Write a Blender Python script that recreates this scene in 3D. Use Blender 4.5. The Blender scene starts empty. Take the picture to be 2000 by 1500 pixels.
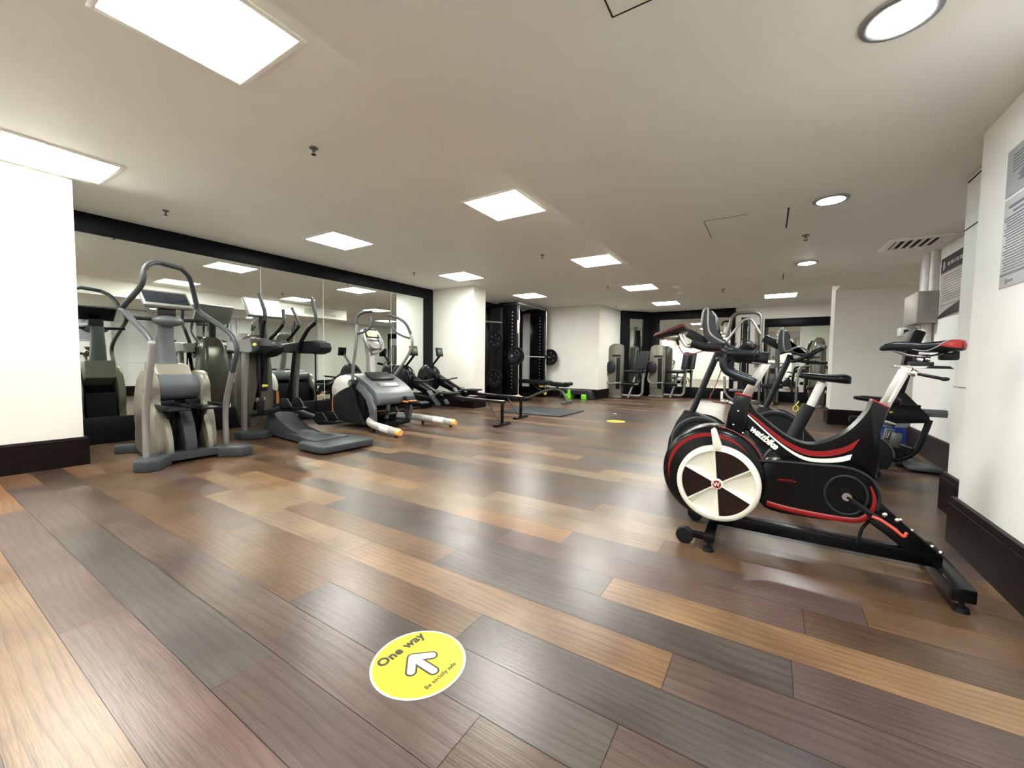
import bpy, bmesh, math, random
from mathutils import Vector, Matrix

random.seed(7)
SC = bpy.context.scene
COL = SC.collection

# ------------------------------------------------------------------ camera
YAW, PITCH, ROLL, EYE = -0.562535, -0.0540252, 0.0116191, 0.96
cy, sy = math.cos(YAW), math.sin(YAW)
cp, sp = math.cos(PITCH), math.sin(PITCH)
fwd = Vector((sy * cp, cy * cp, sp))
r0 = Vector((cy, -sy, 0))
u0 = r0.cross(fwd)
rt = math.cos(ROLL) * r0 + math.sin(ROLL) * u0
up = -math.sin(ROLL) * r0 + math.cos(ROLL) * u0
cam = bpy.data.cameras.new('camera')
cam.sensor_width = 36.0
cam.lens = 791.78 / 2000 * 36
cam.clip_start = 0.02
cam_o = bpy.data.objects.new('camera', cam)
COL.objects.link(cam_o)
m = Matrix.Identity(4)
for i in range(3):
    m[i][0] = rt[i]; m[i][1] = up[i]; m[i][2] = -fwd[i]
m[2][3] = EYE
cam_o.matrix_world = m
SC.camera = cam_o

# ------------------------------------------------------------------ world, exposure
w = bpy.data.worlds.new('world'); SC.world = w
w.use_nodes = True
w.node_tree.nodes['Background'].inputs[0].default_value = (0.9, 0.95, 1, 1)
w.node_tree.nodes['Background'].inputs[1].default_value = 0.02
SC.view_settings.view_transform = 'Standard'
SC.view_settings.look = 'None'
SC.view_settings.gamma = 1
SC.view_settings.use_curve_mapping = False
SC.view_settings.exposure = 2.7
SC.cycles.max_bounces = 14
SC.cycles.diffuse_bounces = 8
PANEL_POWER = 8.5
DOWN_POWER = 62.0

# ------------------------------------------------------------------ materials
MATS = {}
def mat(name, col, rough=0.5, metal=0.0, spec=0.5, var=0.06, scale=18.0, bump=0.0, emit=None, estr=0.0, coat=0.0, trans=0.0):
    if name in MATS: return MATS[name]
    mt = bpy.data.materials.new(name); mt.use_nodes = True
    nt = mt.node_tree; p = nt.nodes['Principled BSDF']
    p.inputs['Roughness'].default_value = rough
    p.inputs['Metallic'].default_value = metal
    p.inputs['Specular IOR Level'].default_value = spec
    p.inputs['Coat Weight'].default_value = coat
    p.inputs['Coat Roughness'].default_value = 0.08
    p.inputs['Transmission Weight'].default_value = trans
    tc = nt.nodes.new('ShaderNodeTexCoord')
    nz = nt.nodes.new('ShaderNodeTexNoise'); nz.inputs['Scale'].default_value = scale
    nz.inputs['Detail'].default_value = 3
    nt.links.new(tc.outputs['Object'], nz.inputs['Vector'])
    rp = nt.nodes.new('ShaderNodeValToRGB')
    c = [min(1, x * (1 - var)) for x in col]; d = [min(1, x * (1 + var)) for x in col]
    rp.color_ramp.elements[0].position = 0.35; rp.color_ramp.elements[1].position = 0.65
    rp.color_ramp.elements[0].color = (*c, 1); rp.color_ramp.elements[1].color = (*d, 1)
    nt.links.new(nz.outputs['Fac'], rp.inputs['Fac'])
    nt.links.new(rp.outputs['Color'], p.inputs['Base Color'])
    if bump:
        b = nt.nodes.new('ShaderNodeBump'); b.inputs['Strength'].default_value = bump
        b.inputs['Distance'].default_value = 0.002
        n2 = nt.nodes.new('ShaderNodeTexNoise'); n2.inputs['Scale'].default_value = scale * 6
        nt.links.new(tc.outputs['Object'], n2.inputs['Vector'])
        nt.links.new(n2.outputs['Fac'], b.inputs['Height']); nt.links.new(b.outputs['Normal'], p.inputs['Normal'])
    if emit:
        p.inputs['Emission Color'].default_value = (*emit, 1)
        p.inputs['Emission Strength'].default_value = estr
    MATS[name] = mt
    return mt

WALL = mat('white wall paint', (0.80, 0.80, 0.755), 0.6, var=0.015, scale=3, bump=0.05)
CEIL = mat('ceiling paint', (0.83, 0.82, 0.765), 0.7, var=0.015, scale=2, bump=0.04)
SKIRT = mat('dark stained skirting', (0.0075, 0.0045, 0.004), 0.4, var=0.25, scale=9, bump=0.1, spec=0.12)
FRAME = mat('charcoal timber frame', (0.005, 0.0055, 0.0075), 0.4, var=0.15, scale=7, bump=0.05, spec=0.12)
MIRROR = mat('mirror glass', (0.80, 0.84, 0.80), 0.0, 1.0, var=0.005)
BLACK = mat('black paint', (0.0025, 0.0025, 0.003), 0.25, var=0.1, spec=0.25)
BLACKM = mat('matt black plastic', (0.006, 0.006, 0.007), 0.45, var=0.1, bump=0.08, spec=0.25)
RUBBER = mat('black rubber', (0.005, 0.006, 0.007), 0.55, var=0.15, bump=0.1, spec=0.25)
GRIP = mat('dark rubber grip', (0.006, 0.009, 0.011), 0.38, var=0.1, spec=0.25)
CHAR = mat('charcoal plastic', (0.016, 0.018, 0.020), 0.42, var=0.08, spec=0.25)
SLATE = mat('slate grey plastic', (0.095, 0.107, 0.115), 0.4, var=0.05)
SLATED = mat('dark slate base plastic', (0.046, 0.053, 0.057), 0.42, var=0.06, spec=0.25)
SILVER = mat('silver paint', (0.30, 0.30, 0.29), 0.32, 0.5, var=0.03)
SILVERD = mat('dull silver paint', (0.16, 0.16, 0.155), 0.36, 0.5, var=0.03)
CHROME = mat('chrome', (0.80, 0.80, 0.80), 0.10, 1.0, var=0.02)
STEEL = mat('brushed steel', (0.62, 0.61, 0.58), 0.25, 0.9, var=0.04)
CREAM = mat('cream grey shell plastic', (0.20, 0.19, 0.15), 0.32, var=0.03)
TAUPE = mat('taupe shell plastic', (0.085, 0.078, 0.060), 0.25, 0.2, var=0.04)
WHITEP = mat('white plastic', (0.85, 0.85, 0.80), 0.3, var=0.01)
IVORY = mat('ivory plastic', (0.82, 0.80, 0.70), 0.35, var=0.01)
RED = mat('red paint', (0.26, 0.004, 0.006), 0.3, var=0.05)
DKRED = mat('deep red gloss', (0.010, 0.001, 0.001), 0.1, var=0.1, coat=0.2)
REDCAB = mat('red cable rubber', (0.22, 0.03, 0.04), 0.4)
PINKR = mat('coral red plastic', (0.75, 0.09, 0.06), 0.4)
VINYL = mat('black vinyl', (0.004, 0.005, 0.006), 0.3, var=0.1, bump=0.05, spec=0.25)
VINYLG = mat('blue grey vinyl', (0.018, 0.024, 0.028), 0.42, var=0.08, bump=0.06)
YELLOW = mat('yellow vinyl sticker', (0.52, 0.43, 0.012), 0.4, var=0.03)
YELLP = mat('yellow plastic', (0.75, 0.68, 0.12), 0.4)
LIME = mat('lime green plastic', (0.22, 0.75, 0.03), 0.4)
ORANGE = mat('orange plastic', (0.80, 0.27, 0.06), 0.4)
APRICOT = mat('apricot plastic', (0.90, 0.45, 0.12), 0.4)
BLUE = mat('blue plastic', (0.010, 0.045, 0.25), 0.35, var=0.05)
BAG = mat('clear plastic liner', (0.75, 0.78, 0.80), 0.15, trans=0.7, var=0.02)
INK = mat('brown black ink', (0.03, 0.026, 0.01), 0.5)
PAPER = mat('cool grey poster card', (0.36, 0.37, 0.37), 0.5, var=0.02)
PAPERL = mat('light grey poster card', (0.50, 0.51, 0.52), 0.5, var=0.02)
INKG = mat('grey print', (0.13, 0.14, 0.15), 0.5)
PAPERW = mat('warm poster card', (0.40, 0.37, 0.33), 0.5, var=0.03)
BROWNP = mat('dark brown print', (0.012, 0.008, 0.006), 0.45)
GREYBOX = mat('galvanised grey paint', (0.34, 0.32, 0.28), 0.45, 0.3, var=0.05)
PIPE = mat('white painted pipe', (0.62, 0.60, 0.56), 0.45)
SCREEN = mat('dark screen glass', (0.012, 0.016, 0.022), 0.08, var=0.1, coat=0.6)
SCRW = mat('pale screen glass', (0.72, 0.74, 0.75), 0.12, var=0.04, coat=0.8)
SCRL = mat('lit green screen', (0.2, 0.25, 0.05), 0.3, var=0.6, scale=60, emit=(0.55, 0.62, 0.12), estr=0.7)
LCD = mat('green lcd', (0.05, 0.08, 0.05), 0.2, var=0.1)
PANEL = mat('lit led diffuser', (1, 1, 1), 0.5, var=0.0, emit=(1.0, 0.99, 0.915), estr=PANEL_POWER)
DOWN = mat('lit downlight lens', (1, 1, 1), 0.3, var=0.0, emit=(0.93, 0.97, 1.0), estr=DOWN_POWER)
DOWNC = mat('cool lit downlight lens', (0.6, 0.9, 1), 0.3, var=0.3, scale=90, emit=(0.50, 0.80, 1.0), estr=3.0)
DARKGAP = mat('dark gap', (0.01, 0.01, 0.01), 0.9)

# ------------------------------------------------------------------ mesh builder
def catmull(pts, n=6, closed=False):
    pts = [Vector(p) for p in pts]
    N = len(pts)
    if N < 3: return pts
    out = []
    rng = range(N) if closed else range(N - 1)
    for i in rng:
        if closed:
            a, b, c, d = pts[(i - 1) % N], pts[i], pts[(i + 1) % N], pts[(i + 2) % N]
        else:
            b, c = pts[i], pts[i + 1]
            a = pts[i - 1] if i > 0 else b * 2 - c
            d = pts[i + 2] if i + 2 < N else c * 2 - b
        for k in range(n):
            t = k / n
            out.append(0.5 * ((2 * b) + (c - a) * t + (2 * a - 5 * b + 4 * c - d) * t * t + (3 * b - a - 3 * c + d) * t ** 3))
    if not closed: out.append(pts[-1])
    return out

def fillet(pts, r=0.04, n=5):
    """polyline with rounded corners"""
    pts = [Vector(p) for p in pts]
    out = [pts[0]]
    for i in range(1, len(pts) - 1):
        a, b, c = pts[i - 1], pts[i], pts[i + 1]
        d1, d2 = (a - b), (c - b)
        k = min(r, d1.length * 0.45, d2.length * 0.45)
        p, q = b + d1.normalized() * k, b + d2.normalized() * k
        for j in range(n + 1):
            t = j / n
            out.append((1 - t) ** 2 * p + 2 * t * (1 - t) * b + t * t * q)
    out.append(pts[-1])
    return out

class M:
    def __init__(s):
        s.v = []; s.f = []; s.mi = []; s.cur = 0; s.T = None
    def m(s, i): s.cur = i; return s
    def add(s, vs, fs):
        o = len(s.v)
        for q in vs:
            q = Vector(q)
            if s.T is not None: q = s.T @ q
            s.v.append(q)
        for f in fs:
            s.f.append([i + o for i in f]); s.mi.append(s.cur)
        return s
    def _bm(s, bm):
        bmesh.ops.recalc_face_normals(bm, faces=bm.faces)
        bm.verts.index_update()
        s.add([v.co.copy() for v in bm.verts], [[v.index for v in f.verts] for f in bm.faces])
        bm.free(); return s
    def box(s, x0, x1, y0, y1, z0, z1, bev=0.0, rot=None, seg=2):
        bm = bmesh.new()
        bmesh.ops.create_cube(bm, size=1)
        for v in bm.verts:
            v.co = Vector(((v.co.x) * (x1 - x0), v.co.y * (y1 - y0), v.co.z * (z1 - z0)))
        if bev: bmesh.ops.bevel(bm, geom=bm.edges[:], offset=bev, segments=seg, affect='EDGES', profile=0.5)
        R = rot.to_4x4() if rot is not None else Matrix.Identity(4)
        c = Vector(((x0 + x1) / 2, (y0 + y1) / 2, (z0 + z1) / 2))
        for v in bm.verts: v.co = (R @ v.co) + c
        return s._bm(bm)
    def prism(s, pts, ax, a, b, bev=0.0, smooth=0, seg=2):
        """pts 2d; ax 'y': (x,z) ; 'x': (y,z) ; 'z': (x,y)"""
        if smooth:
            pts = [(p.x, p.y) for p in catmull([(p[0], p[1], 0) for p in pts], smooth, True)]
        def co(p, t):
            return {'y': (p[0], t, p[1]), 'x': (t, p[0], p[1]), 'z': (p[0], p[1], t)}[ax]
        bm = bmesh.new()
        va = [bm.verts.new(co(p, a)) for p in pts]; vb = [bm.verts.new(co(p, b)) for p in pts]
        n = len(pts)
        fa = bm.faces.new(va); fb = bm.faces.new(vb[::-1])
        for i in range(n):
            j = (i + 1) % n
            bm.faces.new((va[j], va[i], vb[i], vb[j]))
        if bev:
            ed = list(set(list(fa.edges) + list(fb.edges)))
            bmesh.ops.bevel(bm, geom=ed, offset=bev, segments=seg, affect='EDGES', profile=0.5)
        return s._bm(bm)
    def tube(s, pts, r, seg=10, closed=False, flat=1.0, cap=True, radii=None, upv=None):
        pts = [Vector(p) for p in pts]; N = len(pts)
        tg = []
        for i in range(N):
            a = pts[(i - 1) % N] if (closed or i > 0) else pts[i]
            b = pts[(i + 1) % N] if (closed or i < N - 1) else pts[i]
            t = (b - a); tg.append(t.normalized() if t.length > 1e-9 else Vector((0, 0, 1)))
        u = Vector(upv) if upv is not None else (Vector((0, 0, 1)) if abs(tg[0].z) < 0.9 else Vector((0, 1, 0)))
        vs = []
        for i in range(N):
            u = (u - tg[i] * u.dot(tg[i]))
            if u.length < 1e-6: u = tg[i].orthogonal()
            u.normalize(); v = tg[i].cross(u)
            rr = radii[i] if radii else r
            for k in range(seg):
                an = 2 * math.pi * k / seg
                vs.append(pts[i] + u * (math.cos(an) * rr) + v * (math.sin(an) * rr * flat))
        fs = []
        for i in range(N if closed else N - 1):
            j = (i + 1) % N
            for k in range(seg):
                l = (k + 1) % seg
                fs.append((i * seg + k, i * seg + l, j * seg + l, j * seg + k))
        if cap and not closed:
            fs.append(tuple(range(seg - 1, -1, -1))); fs.append(tuple((N - 1) * seg + k for k in range(seg)))
        return s.add(vs, fs)
    def cyl(s, a, b, ra, rb=None, seg=24):
        return s.tube([a, b], ra, seg=seg, radii=[ra, ra if rb is None else rb])
    def lathe(s, o, axis, prof, seg=40):
        """prof: list of (t along axis, radius)"""
        o = Vector(o); ax = Vector(axis).normalized(); u = ax.orthogonal().normalized(); v = ax.cross(u)
        vs = []; fs = []
        for (t, r) in prof:
            for k in range(seg):
                an = 2 * math.pi * k / seg
                vs.append(o + ax * t + (u * math.cos(an) + v * math.sin(an)) * max(r, 1e-4))
        for i in range(len(prof) - 1):
            for k in range(seg):
                l = (k + 1) % seg
                fs.append((i * seg + k, i * seg + l, (i + 1) * seg + l, (i + 1) * seg + k))
        fs.append(tuple(range(seg - 1, -1, -1))); fs.append(tuple((len(prof) - 1) * seg + k for k in range(seg)))
        return s.add(vs, fs)
    def ball(s, c, r, seg=20, ring=12, rot=None):
        c = Vector(c); r = r if hasattr(r, '__len__') else (r, r, r)
        vs = []; fs = []
        for i in range(1, ring):
            th = math.pi * i / ring
            for k in range(seg):
                ph = 2 * math.pi * k / seg
                q = Vector((r[0] * math.sin(th) * math.cos(ph), r[1] * math.sin(th) * math.sin(ph), r[2] * math.cos(th)))
                if rot is not None: q = rot @ q
                vs.append(c + q)
        t = Vector((0, 0, r[2])); b = Vector((0, 0, -r[2]))
        if rot is not None: t = rot @ t; b = rot @ b
        vs += [c + t, c + b]; T = len(vs) - 2; B = T + 1
        for i in range(ring - 2):
            for k in range(seg):
                l = (k + 1) % seg
                fs.append((i * seg + k, (i + 1) * seg + k, (i + 1) * seg + l, i * seg + l))
        for k in range(seg):
            l = (k + 1) % seg
            fs.append((T, k, l)); fs.append((B, (ring - 2) * seg + l, (ring - 2) * seg + k))
        return s.add(vs, fs)
    def loft(s, secs, cap=True):
        n = len(secs[0]); vs = [q for sec in secs for q in sec]; fs = []
        for i in range(len(secs) - 1):
            for k in range(n):
                l = (k + 1) % n
                fs.append((i * n + k, i * n + l, (i + 1) * n + l, (i + 1) * n + k))
        if cap:
            fs.append(tuple(range(n - 1, -1, -1))); fs.append(tuple((len(secs) - 1) * n + k for k in range(n)))
        return s.add(vs, fs)
    def quad(s, a, b, c, d): return s.add([a, b, c, d], [(0, 1, 2, 3)])
    def done(s, name, mats, parent=None, label=None, sharp=0.6, solid=True):
        if not isinstance(mats, (list, tuple)): mats = [mats]
        me = bpy.data.meshes.new(name)
        off = Vector((0, 0, 0))
        if parent is not None:
            p = parent
            while p.parent is not None: p = p.parent
            off = Vector(p.location)
        origin = Vector((0, 0, 0))
        me.from_pydata([q - off for q in s.v], [], s.f)
        for q in mats: me.materials.append(q)
        me.polygons.foreach_set('material_index', s.mi)
        if solid:
            bm = bmesh.new(); bm.from_mesh(me); bmesh.ops.recalc_face_normals(bm, faces=bm.faces); bm.to_mesh(me); bm.free()
        me.polygons.foreach_set('use_smooth', [True] * len(me.polygons))
        me.set_sharp_from_angle(angle=sharp)
        o = bpy.data.objects.new(name, me); COL.objects.link(o)
        if parent is not None:
            o.parent = parent
        if label: o['label'] = label
        return o

def thing(name, label, cat, loc, group=None):
    o = bpy.data.objects.new(name, None); COL.objects.link(o)
    o.location = loc; o.empty_display_size = 0.1
    o['label'] = label; o['category'] = cat
    if group: o['group'] = group
    return o
def tag(o, label, cat, group=None):
    """top-level mesh: move origin to its base"""
    o['label'] = label; o['category'] = cat
    if group: o['group'] = group
    me = o.data
    xs = [v.co.x for v in me.vertices]; ys = [v.co.y for v in me.vertices]; zs = [v.co.z for v in me.vertices]
    c = Vector(((min(xs) + max(xs)) / 2, (min(ys) + max(ys)) / 2, min(zs)))
    me.transform(Matrix.Translation(-c)); o.location = c
    return o
def struct(o): o['kind'] = 'structure'; return o
def copy_tree(o, delta=(0, 0, 0), parent=None):
    c = o.copy(); COL.objects.link(c)
    if parent is None: c.location = Vector(o.location) + Vector(delta)
    else: c.parent = parent
    for ch in [q for q in bpy.data.objects if q.parent == o]: copy_tree(ch, parent=c)
    return c

def text(name, body, size, o, xd, yd, mt, parent=None, ext=0.0005, shear=0.0, off=0.0, align='LEFT', spacing=1.0, label=None):
    cu = bpy.data.curves.new('lettering', 'FONT'); cu.body = body; cu.size = size
    cu.extrude = ext; cu.shear = shear; cu.offset = off; cu.align_x = align; cu.space_character = spacing
    cu.resolution_u = 4
    t = bpy.data.objects.new('lettering', cu); COL.objects.link(t)
    dg = bpy.context.evaluated_depsgraph_get(); dg.update()
    me = bpy.data.meshes.new_from_object(t.evaluated_get(dg))
    bpy.data.objects.remove(t); bpy.data.curves.remove(cu)
    xd = Vector(xd).normalized(); yd = Vector(yd); yd = (yd - xd * yd.dot(xd)).normalized(); zd = xd.cross(yd)
    mx = Matrix.Identity(4)
    for i in range(3):
        mx[i][0] = xd[i]; mx[i][1] = yd[i]; mx[i][2] = zd[i]; mx[i][3] = o[i]
    mb = M()
    mb.add([mx @ v.co for v in me.vertices], [list(p.vertices) for p in me.polygons])
    bpy.data.meshes.remove(me)
    return mb.done(name, mt, parent, label, solid=False)

# ================================================================== ROOM
HC, LC = 2.5, 2.17          # high and low ceiling
# ---- floor of boards (board length runs along x, across the room)
PAL = {'tan': (0.215, 0.130, 0.066), 'orange': (0.225, 0.116, 0.046), 'brown': (0.130, 0.075, 0.040),
       'light': (0.200, 0.135, 0.080), 'grey': (0.078, 0.064, 0.056), 'mauve': (0.092, 0.062, 0.053),
       'pink': (0.122, 0.074, 0.062), 'dark': (0.050, 0.032, 0.024), 'umber': (0.095, 0.057, 0.035)}
ROWS = {-2: [(-2.2, 'brown'), (-0.9, 'umber')],
        -1: [(-4.1, 'brown'), (-2.70, 'orange'), (-1.1, 'tan'), (0.2, 'brown')],
        0: [(-3.90, 'orange'), (-2.04, 'pink'), (-0.75, 'pink'), (0.4, 'mauve')],
        1: [(-4.6, 'brown'), (-3.13, 'mauve'), (-1.33, 'grey'), (0.3, 'mauve')],
        2: [(-4.30, 'dark'), (-3.2, 'mauve'), (-0.625, 'mauve'), (0.9, 'umber')],
        3: [(-4.6, 'brown'), (-3.6, 'umber'), (-1.57, 'brown'), (-0.3, 'grey'), (0.9, 'mauve')],
        4: [(-4.2, 'brown'), (-2.5, 'umber'), (-0.88, 'brown'), (0.55, 'grey')],
        5: [(-4.4, 'light'), (-3.3, 'mauve'), (-1.75, 'light'), (-0.23, 'tan'), (0.8, 'mauve')],
        6: [(-4.0, 'umber'), (-2.6, 'light'), (-1.31, 'brown'), (0.1, 'grey'), (0.9, 'mauve')],
        7: [(-3.7, 'brown'), (-2.45, 'tan'), (-0.55, 'grey'), (0.95, 'tan')],
        8: [(-4.6, 'umber'), (-3.05, 'brown'), (-1.20, 'mauve'), (0.15, 'pink'), (0.95, 'umber')],
        9: [(-4.2, 'mauve'), (-3.3, 'umber'), (-1.63, 'light'), (-0.90, 'orange'), (0.35, 'mauve')],
        10: [(-3.6, 'brown'), (-2.2, 'tan'), (-0.44, 'light'), (0.9, 'brown')],
        11: [(-3.1, 'umber'), (-1.67, 'brown'), (-0.3, 'light'), (0.7, 'umber')],
        12: [(-2.4, 'brown'), (-0.93, 'umber'), (0.5, 'light')]}
def build_floor():
    v, f, col, offs = [], [], [], []
    W, Y0 = 0.1795, 0.311
    keys = ['brown', 'umber', 'mauve', 'grey', 'dark', 'umber', 'light', 'pink', 'tan', 'brown', 'brown', 'mauve', 'umber']
    X0, X1 = -6.3, 3.0
    for r in range(-19, 70):
        ya, yb = Y0 + r * W, Y0 + (r + 1) * W
        segs = []
        x = X0
        if r in ROWS:
            for xe, k in ROWS[r]: segs.append((x, xe, k)); x = xe
        else:
            x = X0 - random.uniform(0, 0.8)
        while x < X1:
            xe = x + random.choice((0.75, 1.0, 1.3, 1.5, 1.8)); segs.append((max(x, X0), min(xe, X1), random.choice(keys))); x = xe
        for (a, b, k) in segs:
            if b - a < 0.02: continue
            g = 0.0009; n = len(v)
            v += [(a + g, ya + g, 0), (b - g, ya + g, 0), (b - g, yb - g, 0), (a + g, yb - g, 0)]
            f.append((n, n + 1, n + 2, n + 3))
            j = random.uniform(0.85, 1.15)
            col.append([c * j for c in PAL[k]]); offs.append((random.uniform(0, 40), random.uniform(0, 40), random.uniform(0, 9)))
    n = len(v)
    v += [(X0, -3.2, -0.0015), (X1, -3.2, -0.0015), (X1, 12.9, -0.0015), (X0, 12.9, -0.0015)]
    v += [(X0, -3.2, -0.08), (X1, -3.2, -0.08), (X1, 12.9, -0.08), (X0, 12.9, -0.08)]
    f += [(n, n + 1, n + 2, n + 3), (n + 4, n + 7, n + 6, n + 5)] + [(n + i, n + 4 + i, n + 4 + (i + 1) % 4, n + (i + 1) % 4) for i in range(4)]
    for _ in range(6): col.append((0.02, 0.012, 0.008)); offs.append((0, 0, 0))
    me = bpy.data.meshes.new('floor'); me.from_pydata(v, [], f)
    ca = me.color_attributes.new('board', 'FLOAT_COLOR', 'CORNER')
    oa = me.attributes.new('shift', 'FLOAT_VECTOR', 'CORNER')
    li = 0
    for p, c, q in zip(me.polygons, col, offs):
        for _ in p.vertices:
            ca.data[li].color = (*c, 1); oa.data[li].vector = q; li += 1
    o = bpy.data.objects.new('floor', me); COL.objects.link(o)
    mt = bpy.data.materials.new('oak boards in mixed stains'); mt.use_nodes = True
    nt = mt.node_tree; N = nt.nodes.new; L = nt.links.new; p = nt.nodes['Principled BSDF']
    tc = N('ShaderNodeTexCoord'); at = N('ShaderNodeAttribute'); at.attribute_name = 'board'
    sh = N('ShaderNodeAttribute'); sh.attribute_name = 'shift'
    add = N('ShaderNodeVectorMath'); add.operation = 'ADD'
    L(tc.outputs['Object'], add.inputs[0]); L(sh.outputs['Vector'], add.inputs[1])
    mp = N('ShaderNodeMapping'); mp.inputs['Scale'].default_value = (1.9, 9.0, 1.0); L(add.outputs[0], mp.inputs['Vector'])
    big = N('ShaderNodeTexWave'); big.wave_type = 'BANDS'; big.bands_direction = 'Y'; big.wave_profile = 'SAW'
    big.inputs['Scale'].default_value = 1.1; big.inputs['Distortion'].default_value = 13.0
    big.inputs['Detail'].default_value = 1.2; big.inputs['Detail Scale'].default_value = 0.55; big.inputs['Detail Roughness'].default_value = 0.35
    L(mp.outputs[0], big.inputs['Vector'])
    gr = N('ShaderNodeValToRGB'); gr.color_ramp.elements[0].position = 0.0; gr.color_ramp.elements[0].color = (0.66, 0.64, 0.62, 1)
    gr.color_ramp.elements[1].position = 0.45; gr.color_ramp.elements[1].color = (1.04, 1.04, 1.04, 1); L(big.outputs['Fac'], gr.inputs['Fac'])
    mp2 = N('ShaderNodeMapping'); mp2.inputs['Scale'].default_value = (9.0, 210.0, 1.0); L(add.outputs[0], mp2.inputs['Vector'])
    fine = N('ShaderNodeTexNoise'); fine.inputs['Scale'].default_value = 1.0; fine.inputs['Detail'].default_value = 4; L(mp2.outputs[0], fine.inputs['Vector'])
    fr2 = N('ShaderNodeValToRGB'); fr2.color_ramp.elements[0].position = 0.3; fr2.color_ramp.elements[0].color = (0.72, 0.70, 0.68, 1)
    fr2.color_ramp.elements[1].position = 0.6; fr2.color_ramp.elements[1].color = (1.1, 1.1, 1.1, 1); L(fine.outputs['Fac'], fr2.inputs['Fac'])
    blot = N('ShaderNodeTexNoise'); blot.inputs['Scale'].default_value = 3.0; blot.inputs['Detail'].default_value = 3; L(add.outputs[0], blot.inputs['Vector'])
    br = N('ShaderNodeValToRGB'); br.color_ramp.elements[0].position = 0.3; br.color_ramp.elements[0].color = (0.60, 0.54, 0.52, 1)
    br.color_ramp.elements[1].position = 0.7; br.color_ramp.elements[1].color = (1.06, 1.07, 1.05, 1); L(blot.outputs['Fac'], br.inputs['Fac'])
    def mulc(a, b, fac=1.0):
        q = N('ShaderNodeMix'); q.data_type = 'RGBA'; q.blend_type = 'MULTIPLY'; q.inputs[0].default_value = fac
        L(a, q.inputs[6]); L(b, q.inputs[7]); return q.outputs[2]
    c = mulc(at.outputs['Color'], gr.outputs['Color'], 0.8)
    c = mulc(c, fr2.outputs['Color'], 0.8); c = mulc(c, br.outputs['Color'], 1.0)
    L(c, p.inputs['Base Color'])
    rr = N('ShaderNodeMapRange'); rr.inputs[1].default_value = 0.3; rr.inputs[2].default_value = 0.7
    rr.inputs[3].default_value = 0.285; rr.inputs[4].default_value = 0.325; L(blot.outputs['Fac'], rr.inputs[0])
    L(rr.outputs[0], p.inputs['Roughness']); p.inputs['Specular IOR Level'].default_value = 0.55
    sm = N('ShaderNodeMath'); sm.operation = 'ADD'; L(gr.outputs['Color'], sm.inputs[0]); L(fr2.outputs['Color'], sm.inputs[1])
    bp = N('ShaderNodeBump'); bp.inputs['Strength'].default_value = 0.2; bp.inputs['Distance'].default_value = 0.0012
    L(sm.outputs[0], bp.inputs['Height']); L(bp.outputs['Normal'], p.inputs['Normal'])
    me.materials.append(mt)
    struct(o)
build_floor()

def wallbox(name, *b, mt=WALL): return struct(M().box(*b).done(name, mt))
XL, YB, XR = -6.25, 12.65, 2.3
wallbox('wall_left', XL - 0.1, XL, -3.0, 12.75, 0, HC)
wallbox('wall_left', XL, -5.16, -3.0, 1.0, 0, HC)                     # broad white pier by the mirror
wallbox('wall_left', XL, -5.10, 6.6, 7.0, 0, HC)                      # pier between mirror and weights bay
struct(M().prism([(XL, 10.35), (-3.82, 10.35), (-3.72, 11.85), (-3.05, 12.62), (-3.05, YB), (XL, YB)], 'z', 0, HC).done('wall_left', WALL))
wallbox('wall_back', XL - 0.1, XR + 0.1, YB, YB + 0.1, 0, HC)
wallbox('wall_right', 0.88, XR, 8.40, 8.90, 0, HC)
wallbox('wall_right', XR, XR + 0.1, 6.6, YB, 0, HC)
wallbox('wall_right', 1.46, XR + 0.1, 3.85, 6.60, 0, HC)
wallbox('wall_right', 1.05, XR + 0.1, 3.13, 3.85, 0, HC)
wallbox('wall_right', 0.90, XR + 0.1, -3.0, 3.13, 0, HC)
wallbox('wall_front', XL - 0.1, XR + 0.1, -3.1, -3.0, 0, HC)
struct(M().box(XL - 0.1, XR + 0.1, -3.1, YB + 0.1, HC, HC + 0.1).done('ceiling', CEIL))
struct(M().box(-1.475, XR, -3.0, 7.87, LC, HC - 0.001).box(0.88, XR, 7.87, 8.4, LC, HC - 0.001).done('ceiling', CEIL))
# thin seam lines high on the wall piers
struct(M().box(1.046, 1.05, 3.16, 3.84, 2.148, 2.156).box(1.046, 1.05, 3.14, 3.85, 1.845, 1.85).done('trim_1', DARKGAP))
struct(M().box(1.046, 1.05, 3.40, 3.85, 0.83, 0.833).done('trim_2', DARKGAP))

def skirting(name, pts, h=0.25, t=0.03):
    """pts: polyline of wall foot; skirting stands to its left side"""
    mb = M()
    P = [Vector((p[0], p[1])) for p in pts]
    n = len(P)
    def offs(d):
        out = []
        for i in range(n):
            ds = []
            if i > 0: e = (P[i] - P[i - 1]).normalized(); ds.append(Vector((-e.y, e.x)))
            if i < n - 1: e = (P[i + 1] - P[i]).normalized(); ds.append(Vector((-e.y, e.x)))
            if len(ds) == 1: out.append(P[i] + ds[0] * d)
            else:
                b = ds[0] + ds[1]; out.append(P[i] + b * (d / max(0.3, b.dot(ds[0]))))
        return out
    prof = [(0.0, 0), (t, 0), (t, h - 0.035), (t - 0.006, h - 0.033), (t - 0.006, h - 0.026), (t - 0.002, h - 0.022), (t - 0.008, h), (0.0, h)]
    loops = [offs(d) for d, z in prof]
    secs = []
    for i in range(n): secs.append([Vector((loops[k][i].x, loops[k][i].y, prof[k][1])) for k in range(len(prof))])
    mb.loft(secs)
    return struct(mb.done(name, SKIRT, sharp=0.3))
skirting('baseboard_left', [(-6.2, 1.0), (-5.16, 1.0), (-5.16, -3.0)])
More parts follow.
